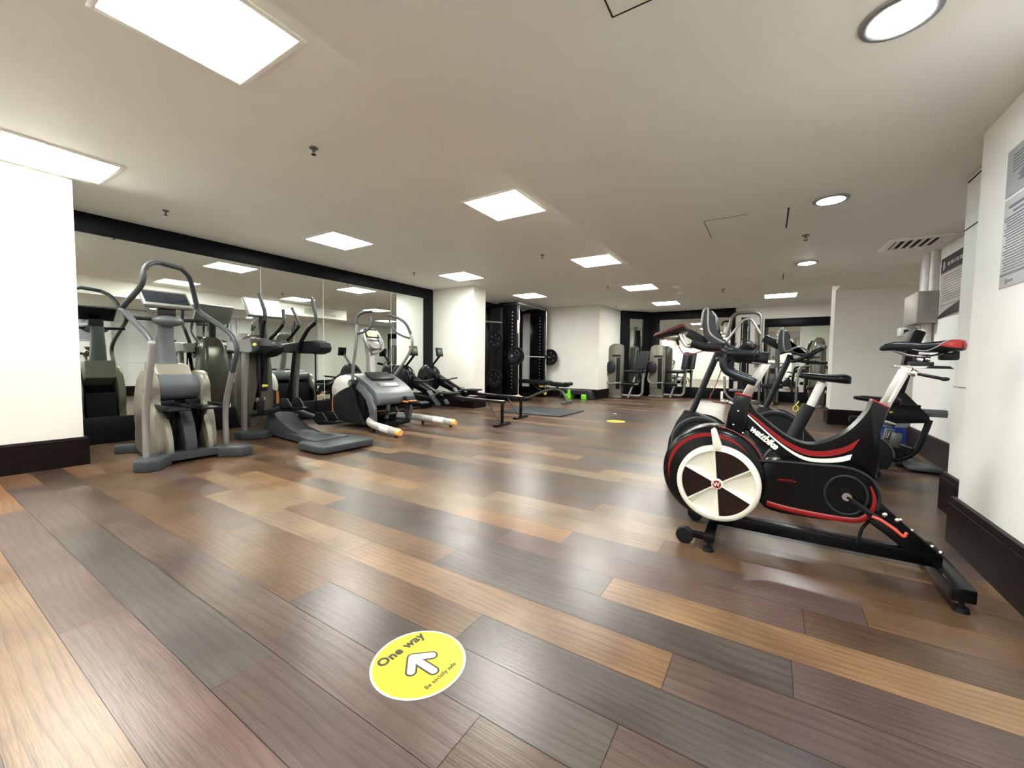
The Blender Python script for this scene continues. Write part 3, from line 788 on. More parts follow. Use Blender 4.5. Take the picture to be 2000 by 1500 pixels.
    for sgn, yc in ((1, 2.375), (-1, 2.625)):
        x1, z1 = (0.452, 0.272) if sgn == 1 else (0.204, 0.448)
        M().cyl((0.328, yc + 0.02 * sgn, 0.36), (0.328, yc - 0.008 * sgn, 0.36), 0.018).done('axle_cap', CHROME, R)
        cr = M().tube([(0.328, yc, 0.36), (x1, yc - 0.008 * sgn, z1)], 0.013, 10, flat=0.7).done('crank', BLACKM, R)
        yp = yc - 0.06 * sgn
        pd = M().box(x1 - 0.055, x1 + 0.055, min(yp - 0.042, yp + 0.042), max(yp - 0.042, yp + 0.042), z1 - 0.014, z1 + 0.014, 0.006, rot=Matrix.Rotation(0.55, 3, 'Y')).cyl((x1, yc, z1), (x1, yp, z1), 0.008).done('pedal', BLACKM, R)
        mb = M().tube(fillet([(x1 - 0.05, yp - 0.045, z1 + 0.045), (x1 - 0.02, yp - 0.045, z1 + 0.035), (x1 + 0.02, yp - 0.045, z1 + 0.008), (x1 + 0.055, yp - 0.045, z1 - 0.022), (x1 + 0.06, yp - 0.045, z1)], 0.01), 0.006, 8)
        mb.done('pedal_clip', PINKR, pd)
        M().ball((x1 - 0.01, yp - 0.04, z1 + 0.06), 0.010).done('pedal_bolt', CHROME, pd, sharp=2)
        M().ball((x1 + 0.03, yp - 0.04, z1 + 0.045), 0.009).done('pedal_bolt', CHROME, pd, sharp=2)
    # steering column and bars
    M().prism([(-0.118, 0.79), (-0.070, 0.79), (0.012, 0.965), (-0.032, 0.985)], 'y', Y - 0.022, Y + 0.022, 0.004).done('stem', STEEL, R)
    M().box(-0.075, 0.03, Y - 0.03, Y + 0.03, 0.965, 0.985, 0.005).done('stem_plate', STEEL, R)
    mb = M().tube(fillet([(-0.228, Y, 1.035), (-0.19, Y, 1.035), (-0.13, Y, 1.005), (0.0, Y, 0.992)], 0.05), 0.034, 14, flat=1.3)
    mb.ball((-0.205, Y, 1.035), (0.038, 0.05, 0.045)).done('handlebar_hub', GRIP, R, sharp=2)
    for sg in (1, -1):
        f = lambda pts: [(p[0], Y + sg * (p[1] - Y), p[2]) for p in pts]
        M().tube(catmull(f([(-0.205, 2.47, 1.035), (-0.200, 2.40, 1.03), (-0.165, 2.35, 1.018), (-0.12, 2.34, 1.015), (-0.055, 2.34, 1.012)]), 6), 0.021, 14).ball(f([(-0.052, 2.34, 1.012)])[0], 0.021).done('upper_grip', GRIP, R, sharp=2)
        M().tube(catmull(f([(-0.175, 2.37, 1.02), (-0.196, 2.345, 0.985), (-0.185, 2.34, 0.935), (-0.14, 2.34, 0.905), (-0.048, 2.34, 0.872)]), 6), 0.0185, 14).done('drop_grip', GRIP, R, sharp=2)
        M().tube(f([(-0.215, 2.455, 1.05), (-0.30, 2.455, 1.055), (-0.365, 2.455, 1.078)]), 0.0235, 14).done('aero_bar', BLACKM, R)
        M().tube(catmull(f([(-0.355, 2.455, 1.072), (-0.39, 2.458, 1.062), (-0.415, 2.462, 1.095), (-0.43, 2.465, 1.13)]), 5), 0.011, 10).done('mount_arm', STEEL, R)
    rt_ = Matrix.Rotation(-0.38, 3, 'Y')
    cn = M().box(-0.565, -0.395, Y - 0.10, Y + 0.10, 1.128, 1.158, 0.012, rot=Matrix.Rotation(-0.33, 3, 'Y').inverted().inverted()).done('monitor', BLACKM, R)
    M().box(-0.566, -0.394, Y - 0.102, Y + 0.102, 1.145, 1.150, 0.002, rot=Matrix.Rotation(-0.33, 3, 'Y')).done('trim_line', RED, cn)
    M().ball((-0.47, Y, 1.118), (0.055, 0.04, 0.025)).done('monitor_back', STEEL, cn, sharp=2)
    cab = catmull([(-0.455, 2.49, 1.115), (-0.437, 2.47, 1.065), (-0.408, 2.455, 1.021), (-0.375, 2.45, 1.012), (-0.292, 2.45, 1.035), (-0.228, 2.44, 1.027), (-0.200, 2.43, 1.0), (-0.215, 2.45, 0.923), (-0.246, 2.46, 0.824), (-0.263, 2.46, 0.781), (-0.252, 2.46, 0.757), (-0.215, 2.46, 0.752), (-0.16, 2.47, 0.745)], 6)
    M().tube(cab, 0.0026, 8).done('cable', REDCAB, R, sharp=2)
    M().tube([(-0.455, 2.49, 1.115), (-0.438, 2.472, 1.07)], 0.007).done('plug', BLACKM, R)
    M().cyl((-0.205, 2.44, 0.775), (-0.205, 2.44, 0.815), 0.008).ball((-0.19, 2.44, 0.765), (0.022, 0.012, 0.012)).cyl((-0.19, 2.44, 0.765), (-0.15, 2.46, 0.75), 0.009).done('clamp_lever', CHROME, R)
    # seat
    M().prism([(0.438, 0.77), (0.474, 0.76), (0.545, 0.955), (0.508, 0.962)], 'y', Y - 0.02, Y + 0.02, 0.003).done('seat_post', STEEL, R)
    M().prism([(0.468, 0.795), (0.478, 0.80), (0.534, 0.955), (0.522, 0.957)], 'y', Y - 0.0215, Y - 0.02).done('post_scale', PIPE, R)
    M().prism([(0.475, 0.958), (0.49, 0.966), (0.58, 0.968), (0.65, 0.964), (0.66, 0.955), (0.60, 0.954)], 'y', Y - 0.022, Y + 0.022, 0.002).done('seat_rail', CHROME, R)
    M().prism([(0.60, 0.966), (0.66, 0.964), (0.675, 0.952), (0.58, 0.953)], 'y', Y - 0.026, Y + 0.026, 0.002).done('rail_end', BLACKM, R)
    M().box(0.535, 0.61, Y - 0.03, Y + 0.03, 0.966, 0.982, 0.003).box(0.55, 0.60, Y - 0.022, Y + 0.022, 0.982, 1.015, 0.006).done('seat_clamp', CHAR, R)
    M().ball((0.565, Y - 0.025, 0.992), 0.012).done('clamp_bolt', CHROME, R, sharp=2)
    M().ball((0.588, Y - 0.028, 0.995), 0.009).done('clamp_bolt', CHROME, R, sharp=2)
    M().tube([(0.555, Y - 0.03, 0.93), (0.60, Y - 0.05, 0.918), (0.635, Y - 0.05, 0.91)], 0.007).ball((0.64, Y - 0.05, 0.909), (0.016, 0.01, 0.009)).done('seat_lever', BLACKM, R)
    M().ball((0.547, Y - 0.028, 0.932), 0.016).done('lever_boss', CHROME, R, sharp=2)
    for sg in (-1, 1):
        M().tube(catmull([(0.475, Y + sg * 0.012, 1.035), (0.53, Y + sg * 0.02, 1.012), (0.60, Y + sg * 0.02, 1.008), (0.67, Y + sg * 0.03, 1.03)], 5), 0.0035, 8).done('saddle_rail', CHROME, R)
    secs = []
    data = [(0.434, 0.010, 1.050, 0.010, 0.016), (0.445, 0.020, 1.062, 0.014, 0.032), (0.480, 0.026, 1.073, 0.012, 0.042), (0.530, 0.034, 1.070, 0.012, 0.044),
            (0.570, 0.050, 1.066, 0.012, 0.040), (0.610, 0.070, 1.071, 0.012, 0.050), (0.650, 0.082, 1.077, 0.012, 0.055), (0.680, 0.078, 1.074, 0.012, 0.050), (0.698, 0.050, 1.062, 0.010, 0.034)]
    for (x, hw, zt, rr, dp) in data:
        sct = []
        for k in range(20):
            a = 2 * math.pi * k / 20; cx = math.cos(a); sx = math.sin(a)
            yy = hw * math.copysign(abs(cx) ** 0.6, cx)
            zz = zt - dp / 2 + dp / 2 * math.copysign(abs(sx) ** 0.55, sx) - (0.3 * dp if sx < 0 and abs(cx) < 0.5 else 0) * -1 * 0.3
            sct.append(Vector((x, Y + yy, zz)))
        secs.append(sct)
    sd = M().loft(secs).done('saddle', VINYL, R, sharp=1.2)
    for sg in (-1, 1):
        secs = []
        for (x, hw, zt, dp) in ((0.612, 0.0722, 1.052, 0.004), (0.64, 0.0815, 1.058, 0.030), (0.665, 0.083, 1.058, 0.036), (0.69, 0.066, 1.055, 0.030), (0.700, 0.048, 1.053, 0.022)):
            secs.append([Vector((x, Y + sg * (hw + 0.0025), zt - dp / 2)), Vector((x, Y + sg * (hw + 0.0035), zt)), Vector((x, Y + sg * (hw - 0.004), zt + dp / 2)), Vector((x, Y + sg * (hw - 0.02), zt))])
        M().loft(secs).done('saddle_corner', RED, sd, sharp=1)
        P = catmull([(0.535, Y + sg * 0.037, 1.036), (0.575, Y + sg * 0.052, 1.030), (0.603, Y + sg * 0.068, 1.045), (0.63, Y + sg * 0.079, 1.070), (0.66, Y + sg * 0.078, 1.076), (0.69, Y + sg * 0.060, 1.072)], 5)
        M().tube(P, 0.002, 6).done('saddle_piping', SILVER, sd)
    M().box(0.632, 0.688, Y - 0.03, Y + 0.03, 0.990, 1.030, 0.008).done('saddle_block', BLACKM, sd)
    return R
air_bike()

# ================================================================== UPRIGHT BIKES BEHIND
def upright_bike(dx, dy, seat_z, sdx, cz, ring, label, group='upright exercise bikes'):
    Y = 3.8 + dy
    R = thing('upright_bike', label, 'exercise bike', (dx - 0.1, Y, 0), group)
    P = lambda pts: [(p[0] + dx, p[1]) for p in pts]
    P2z = lambda pts: [(p[0] + dx, p[1] + (cz if p[1] > 1.15 else 0)) for p in pts]
    M().prism(P([(-0.74, 0.08), (-0.72, 0.30), (-0.66, 0.46), (-0.60, 0.56), (-0.52, 0.545), (-0.36, 0.49), (-0.25, 0.40), (-0.12, 0.20), (0.05, 0.12), (0.05, 0.06), (-0.6, 0.06)]), 'y', Y - 0.07, Y + 0.07, 0.02).done('body', CHAR, R)
    for sg in (-1, 1):
        y0 = Y + sg * 0.072
        M().lathe((dx - 0.46, y0, 0.29), (0, sg, 0), [(0, 0.0), (0, 0.235), (0.012, 0.235), (0.022, 0.222), (0.022, 0.19), (0.012, 0.18), (0.016, 0.0)], 56).done('side_cover', CHAR, R, sharp=0.8)
        M().tube([(dx - 0.46 + math.cos(a) * 0.226, y0 + sg * 0.018, 0.29 + math.sin(a) * 0.226) for a in [math.pi * 2 * k / 48 for k in range(48)]], 0.006, 8, closed=True).done('cover_rim', SLATE, R)
        a = (0.12, -0.12) if sg < 0 else (-0.12, 0.12)
        cr = M().tube([(dx - 0.16, y0, 0.24), (dx - 0.16 + a[0], y0 + sg * 0.03, 0.24 + a[1])], 0.014, 10, flat=0.6).done('crank', BLACKM, R)
        M().box(dx - 0.21 + a[0], dx - 0.10 + a[0], y0 + min(sg * 0.03, sg * 0.13), y0 + max(sg * 0.03, sg * 0.13), 0.225 + a[1], 0.25 + a[1], 0.008).done('pedal', SILVERD, R)
    # rear low shroud
    P2 = [(0.20 + math.cos(a) * 0.21 + dx, 0.175 + math.sin(a) * 0.19) for a in [math.pi * 2 * k / 30 for k in range(30)] if math.sin(a) > -0.65]
    M().prism(P2, 'y', Y - 0.06, Y + 0.06, 0.012).done('rear_shroud', CHAR, R)
    M().tube([(p[0], Y - 0.062, p[1]) for p in P2 if p[1] > 0.15 and True][0:17], 0.006, 8).done('shroud_edge', SLATE, R)
    M().box(dx - 0.68, dx - 0.60, Y - 0.27, Y + 0.27, 0.02, 0.08, 0.02).done('front_stabiliser', CHAR, R)
    M().box(dx + 0.22, dx + 0.30, Y - 0.25, Y + 0.25, 0.02, 0.08, 0.02).done('rear_stabiliser', CHAR, R)
    mb = M()
    for x in (-0.64, 0.26):
        for s_ in (-0.24, 0.24): M().cyl((dx + x, Y + s_, 0), (dx + x, Y + s_, 0.022), 0.02).done('foot', RUBBER, R)
    M().tube([(dx - 0.56, Y, 0.50), (dx - 0.36, Y, 1.06)], 0.032, 14, flat=0.8).done('mast', CHAR, R)
    # console
    cons = P2z([(-0.475, 1.30), (-0.468, 1.40), (-0.445, 1.425), (-0.40, 1.415), (-0.378, 1.37), (-0.372, 1.25), (-0.345, 1.19), (-0.20, 1.07), (-0.15, 1.03), (-0.22, 1.02), (-0.36, 1.10), (-0.45, 1.19)])
    cn = M().prism(cons, 'y', Y - 0.15, Y + 0.15, 0.014, smooth=0).done('console', SLATED, R)
    edge = catmull([(p[0], Y - 0.150, p[1]) for p in P2z([(-0.475, 1.30), (-0.462, 1.41), (-0.43, 1.425), (-0.425, 1.30), (-0.40, 1.22), (-0.30, 1.13), (-0.17, 1.04)])], 5)
    M().tube(edge, 0.009, 8).done('console_edge', SILVER, cn)
    M().prism(P2z([(-0.405, 1.40), (-0.395, 1.40), (-0.368, 1.25), (-0.375, 1.24)]), 'y', Y - 0.12, Y + 0.12).done('screen', SCREEN, cn)
    M().box(dx - 0.60, dx - 0.44, Y - 0.11, Y + 0.11, 1.15, 1.22, 0.01, rot=Matrix.Rotation(0.55, 3, 'Y')).done('tablet_holder', BLACKM, R)
    for sg in (-1, 1):
        hb = M().tube(catmull([(dx - 0.35, Y + sg * 0.03, 1.02), (dx - 0.34, Y + sg * 0.16, 1.0), (dx - 0.25, Y + sg * 0.22, 1.04), (dx - 0.13, Y + sg * 0.22, 1.12)], 6), 0.017, 12).done('handlebar', GRIP, R)
        M().ball((dx - 0.125, Y + sg * 0.22, 1.124), 0.022).done('grip_end', SILVERD, hb, sharp=2)
        M().tube(catmull([(dx - 0.33, Y + sg * 0.08, 1.01), (dx - 0.20, Y + sg * 0.14, 0.99), (dx - 0.09, Y + sg * 0.16, 0.985)], 5), 0.014, 12).done('lower_handlebar', GRIP, R)
    # seat tube, post, saddle
    sx = sdx
    M().tube([(dx + 0.14, Y, 0.30), (dx + 0.275, Y, 0.66 if seat_z > 0.8 else 0.52)], 0.055, 18, flat=0.8).done('seat_tube', CHAR, R)
    M().tube([(dx + 0.25, Y, 0.56 if seat_z > 0.8 else 0.46), (dx + sx - 0.01, Y, seat_z - 0.01)], 0.034, 18, flat=0.85).done('seat_post', WHITEP, R)
    secs = []
    for (x, hw, zt, dp) in ((-0.155, 0.02, 0.045, 0.02), (-0.14, 0.035, 0.058, 0.04), (-0.08, 0.05, 0.058, 0.05), (0.0, 0.085, 0.052, 0.055), (0.06, 0.12, 0.052, 0.06), (0.12, 0.13, 0.055, 0.07), (0.145, 0.11, 0.045, 0.06)):
        sct = []
        for k in range(18):
            a = 2 * math.pi * k / 18; cx, sx_ = math.cos(a), math.sin(a)
            sct.append(Vector((dx + sx + x, Y + hw * math.copysign(abs(cx) ** 0.6, cx), seat_z + zt - dp / 2 + dp / 2 * math.copysign(abs(sx_) ** 0.6, sx_))))
        secs.append(sct)
    sd = M().loft(secs).done('saddle', VINYL, R, sharp=1.2)
    if ring: M().tube([(dx + 0.022 + 0.165, Y - 0.075, 0.66), (dx + 0.022 + 0.15, Y - 0.08, 0.645), (dx + 0.022 + 0.152, Y - 0.08, 0.62), (dx + 0.022 + 0.17, Y - 0.08, 0.612), (dx + 0.022 + 0.182, Y - 0.08, 0.63), (dx + 0.022 + 0.18, Y - 0.08, 0.652)], 0.004, 6, closed=True).tube([(dx + 0.022 + 0.165, Y - 0.075, 0.66), (dx + 0.022 + 0.185, Y - 0.06, 0.69)], 0.004).done('adjuster_ring', YELLP, R)
    return R
upright_bike(0.0, 0.0, 0.845, 0.355, -0.02, True, 'charcoal upright exercise bike with its saddle high, right behind the red and black bike')
upright_bike(0.54, 0.95, 0.64, 0.28, -0.13, False, 'charcoal upright exercise bike with its saddle low, farther back toward the right wall')

def recumbent():
    Y = 5.33
    R = thing('recumbent_bike', 'black recumbent exercise bike with a grey seat rail, by the right wall', 'exercise bike', (1.15, Y, 0))
    M().prism([(0.97, 0.40), (0.98, 0.52), (1.02, 0.66), (1.06, 0.71), (1.12, 0.71), (1.29, 0.50), (1.30, 0.46), (1.26, 0.43)], 'y', Y - 0.08, Y + 0.08, 0.02).done('shroud', BLACKM, R)
    M().ball((1.02, Y - 0.083, 0.52), (0.014, 0.004, 0.009)).done('logo', YELLP, R, sharp=2)
    M().prism([(1.045, 0.70), (1.115, 0.70), (1.215, 1.18), (1.17, 1.28), (1.11, 1.10)], 'y', Y - 0.05, Y + 0.05, 0.012).done('mast', BLACKM, R)
    cn = M().box(1.10, 1.19, Y - 0.16, Y + 0.16, 1.10, 1.30, 0.02, rot=Matrix.Rotation(0.3, 3, 'Y')).done('console', BLACKM, R)
    M().box(1.185, 1.192, Y - 0.14, Y + 0.14, 1.12, 1.28, 0.002, rot=Matrix.Rotation(0.3, 3, 'Y')).done('screen', SCREEN, cn)
    for sg in (-1, 1):
        M().tube(catmull([(1.04, Y, 0.62), (1.03, Y + sg * 0.12, 0.60), (1.10, Y + sg * 0.18, 0.60), (1.20, Y + sg * 0.18, 0.595)], 5), 0.013, 10).done('handle', BLACKM, R)
        M().tube([(1.03, Y + sg * 0.09, 0.24), (1.06, Y + sg * 0.13, 0.33)], 0.012).done('crank', CHROME, R)
        M().box(1.02, 1.09, Y + sg * 0.14 - 0.03, Y + sg * 0.14 + 0.04, 0.19, 0.33, 0.01, rot=Matrix.Rotation(0.15, 3, 'Y')).done('pedal', SILVERD, R)
    M().tube(catmull([(1.31, Y, 0.46), (1.28, Y, 0.33), (1.23, Y, 0.16), (1.14, Y, 0.07), (1.0, Y, 0.05), (0.90, Y, 0.06)], 6), 0.026, 12).done('frame', CHAR, R)
    M().prism([(0.92, 0.07), (1.12, 0.08), (1.20, 0.18), (0.92, 0.26)], 'y', Y - 0.05, Y + 0.05, 0.01).done('lower_cover', CHAR, R)
    M().box(1.26, 1.42, Y - 0.04, Y + 0.04, 0.49, 0.56, 0.006).box(1.26, 1.42, Y - 0.045, Y + 0.045, 0.515, 0.535, 0.003).done('seat_rail', SILVERD, R)
    M().box(1.12, 1.36, Y - 0.30, Y - 0.02, 0.012, 0.055, 0.02).done('foot_pad', SLATE, R)
    M().box(1.08, 1.30, Y - 0.10, Y + 0.28, 0.0, 0.05, 0.015).done('base', BLACKM, R)
    M().tube([(1.05, Y - 0.05, 0.40), (0.92, Y - 0.12, 0.44), (0.74, Y - 0.16, 0.44)], 0.028, 12).done('side_bar', CHROME, R)
    M().tube([(0.76, Y - 0.158, 0.44), (0.70, Y - 0.165, 0.44)], 0.032, 12).done('bar_cap', BLACKM, R)
    M().prism([(0.80, 0.06), (0.84, 0.06), (0.90, 0.42), (0.86, 0.44)], 'y', Y - 0.15, Y - 0.10, 0.006).done('bar_stay', BLACKM, R)
recumbent()

# blue bin with a clear liner
r = thing('waste_bin', 'blue waste bin with a clear liner, on the floor behind the recumbent bike', 'bin', (1.38, 6.95, 0))
def rsec(cx, cy_, z, hx, hy, rr=0.03, n=5):
    out = []
    for (sx, sy_, a0) in ((1, 1, 0), (-1, 1, 90), (-1, -1, 180), (1, -1, 270)):
        for k in range(n + 1):
            a = math.radians(a0 + 90 * k / n); out.append(Vector((cx + sx * (hx - rr) + math.cos(a) * rr, cy_ + sy_ * (hy - rr) + math.sin(a) * rr, z)))
    return out
M().loft([rsec(1.40, 6.95, 0, .13, .11), rsec(1.40, 6.95, .26, .16, .13), rsec(1.40, 6.95, .26, .15, .12), rsec(1.40, 6.95, .01, .12, .10)]).done('tub', BLUE, r)
M().loft([rsec(1.40, 6.95, .20, .158, .128), rsec(1.40, 6.95, .265, .166, .136), rsec(1.40, 6.95, .30, .15, .12), rsec(1.395, 6.95, .31, .14, .11), rsec(1.40, 6.95, .22, .13, .10)], cap=False).done('liner', BAG, r)

# ================================================================== STEPPER BY THE PIER
def stepper():
    Y = 1.59
    R = thing('stair_stepper', 'grey stepper with tall looped handrail and dark screen, nearest the white pier', 'stepper', (-4.95, Y, 0))
    M().prism([(1.33, 0.03), (1.33, 0.085), (1.42, 0.10), (1.75, 0.10), (1.88, 0.085), (1.88, 0.03)], 'x', -4.66, -4.50, 0.012).done('front_base_bar', SLATED, R)
    M().prism([(-4.70, 1.34), (-4.62, 1.20), (-4.44, 1.14), (-4.35, 1.20), (-4.36, 1.30), (-4.50, 1.42), (-4.66, 1.42)], 'z', 0.0, 0.095, 0.018).done('base_foot', SLATED, R)
    M().prism([(-4.70, 1.84), (-4.66, 1.78), (-4.50, 1.78), (-4.34, 1.92), (-4.36, 2.03), (-4.46, 2.07), (-4.66, 1.98)], 'z', 0.0, 0.095, 0.018).done('base_foot', SLATED, R)
    M().box(-5.30, -4.60, Y - 0.10, Y + 0.10, 0.02, 0.07, 0.012).done('spine', SLATED, R)
    M().prism([(-5.58, 1.30), (-5.44, 1.26), (-5.28, 1.50), (-5.28, 1.70), (-5.44, 1.93), (-5.58, 1.90), (-5.40, 1.66), (-5.40, 1.52)], 'z', 0.0, 0.085, 0.015).done('rear_base_bar', SLATED, R)
    # side cheeks (cream shell)
    for sg in (-1, 1):
        yc = Y + sg * 0.20
        a, b = sorted((yc - 0.035, yc + 0.035))
        M().prism(catmull2([(-4.66, 0.07), (-4.64, 0.28), (-4.69, 0.47), (-4.76, 0.58), (-4.72, 0.70), (-4.78, 0.80), (-4.92, 0.84), (-5.05, 0.80), (-5.16, 0.62), (-5.22, 0.45), (-5.16, 0.25), (-5.18, 0.07)], 4), 'y', a, b, 0.02).done('side_shell', CREAM, R, sharp=0.9)
        M().box(-4.92, -4.80, yc + sg * 0.035 - 0.002, yc + sg * 0.035 + 0.002, 0.58, 0.67, 0.001).done('badge', SLATED, R)
        sh = M().prism(catmull2([(-4.55, 0.07), (-4.57, 0.25), (-4.66, 0.40), (-4.78, 0.47), (-4.84, 0.40), (-4.80, 0.22), (-4.82, 0.07)], 4), 'y', Y + sg * 0.155 - 0.02, Y + sg * 0.155 + 0.02, 0.014).done('lower_shell', CREAM, R, sharp=0.9)
    M().cyl((-4.90, Y - 0.17, 0.68), (-4.90, Y + 0.17, 0.68), 0.125, seg=40).done('drum', SLATE, R)
    M().prism([(-4.80, 0.08), (-4.74, 0.30), (-4.80, 0.50), (-4.95, 0.60), (-5.15, 0.50), (-5.2, 0.08)], 'y', Y - 0.14, Y + 0.14).done('inner_housing', BLACKM, R)
    M().prism(catmull2([(-4.56, 0.08), (-4.59, 0.30), (-4.68, 0.46), (-4.80, 0.52), (-4.86, 0.40), (-4.80, 0.08)], 4), 'y', Y - 0.045, Y + 0.045, 0.01).done('center_spine', SLATED, R, sharp=0.9)
    M().prism([(-4.86, 0.78), (-4.98, 0.90), (-5.20, 0.92), (-5.22, 0.70), (-5.0, 0.6)], 'y', Y - 0.15, Y + 0.15, 0.03).done('neck_shell', CREAM, R)
    M().loft([rsec3(-5.08, Y, 0.86, 0.075, 0.085), rsec3(-5.12, Y, 1.10, 0.055, 0.070), rsec3(-5.10, Y, 1.36, 0.045, 0.060)]).done('mast', SLATE, R)
    for sg in (-1, 1):
        yc = Y + sg * 0.125
        M().box(-4.80, -4.42, yc - 0.085, yc + 0.085, 0.485, 0.505, 0.008).done('pedal', BLACKM, R)
        mb = M().box(-4.80, -4.43, yc - 0.088, yc - 0.074, 0.50, 0.535, 0.005).box(-4.80, -4.43, yc + 0.074, yc + 0.088, 0.50, 0.535, 0.005).box(-4.81, -4.79, yc - 0.085, yc + 0.085, 0.50, 0.56, 0.006)
        mb.done('pedal_lip', BLACKM, R)
        M().tube([(-4.62, yc, 0.49), (-4.72, yc, 0.30), (-4.80, yc, 0.15)], 0.022, 8).done('pedal_lever', BLACK, R)
    # handrails
    L = [(-4.56, 1.26, 0.09), (-4.56, 1.27, 0.50), (-4.42, 1.28, 1.00), (-4.48, 1.28, 1.14), (-5.03, 1.28, 1.37), (-5.14, 1.29, 1.43), (-4.80, 1.33, 1.60), (-4.79, 1.36, 1.76), (-4.83, 1.42, 1.83), (-4.90, 1.50, 1.86)]
    Rr = [(-4.64, 1.91, 0.09), (-4.62, 1.91, 0.50), (-4.42, 1.90, 0.87), (-4.34, 1.90, 1.07), (-4.50, 1.90, 1.22), (-5.06, 1.88, 1.44), (-5.12, 1.87, 1.52), (-5.06, 1.82, 1.66), (-4.98, 1.76, 1.78), (-4.92, 1.68, 1.84)]
    LL = catmull(L, 8); RR = catmull(Rr, 8)
    k = 22
    M().tube(LL[:k], 0.026, 14).done('handrail_post', SILVER, R)
    M().tube(RR[:k - 6], 0.026, 14).done('handrail_post', SILVER, R)
    full = LL[k - 1:] + RR[k - 7:][::-1]
    M().tube(full, 0.0235, 14).done('handrail', SLATED, R)
    M().tube([(-5.0, 1.28, 1.33), (-5.06, Y, 1.335), (-5.02, 1.88, 1.35)], 0.017, 12).done('crossbar', CHAR, R)
    M().ball((-5.02, Y, 1.325), (0.06, 0.13, 0.055)).done('hub', SLATE, R, sharp=2)
    M().box(-5.10, -5.02, Y - 0.07, Y + 0.07, 1.34, 1.46, 0.015).done('screen_neck', CHAR, R)
    # screen
    T = Matrix.Translation((-5.05, Y, 1.54)) @ Matrix.Rotation(-0.80, 4, 'Y')
    mb = M(); mb.T = T
    mb.box(-0.03, 0.01, -0.195, 0.195, -0.115, 0.125, 0.012)
    sc = mb.done('screen', SILVER, R)
    mb = M(); mb.T = T; mb.box(0.0095, 0.012, -0.175, 0.175, -0.08, 0.095, 0.001); mb.done('glass', SCREEN, sc)
    mb = M(); mb.T = T; mb.box(-0.045, -0.03, -0.18, 0.18, -0.10, 0.11, 0.01); mb.done('screen_back', BLACKM, sc)
    return R
def catmull2(pts, n): return [(q.x, q.y) for q in catmull([(p[0], p[1], 0) for p in pts], n, True)]
def rsec3(cx, cy_, z, hx, hy): return rsec(cx, cy_, z, hx, hy, min(hx, hy) * 0.6)
stepper()

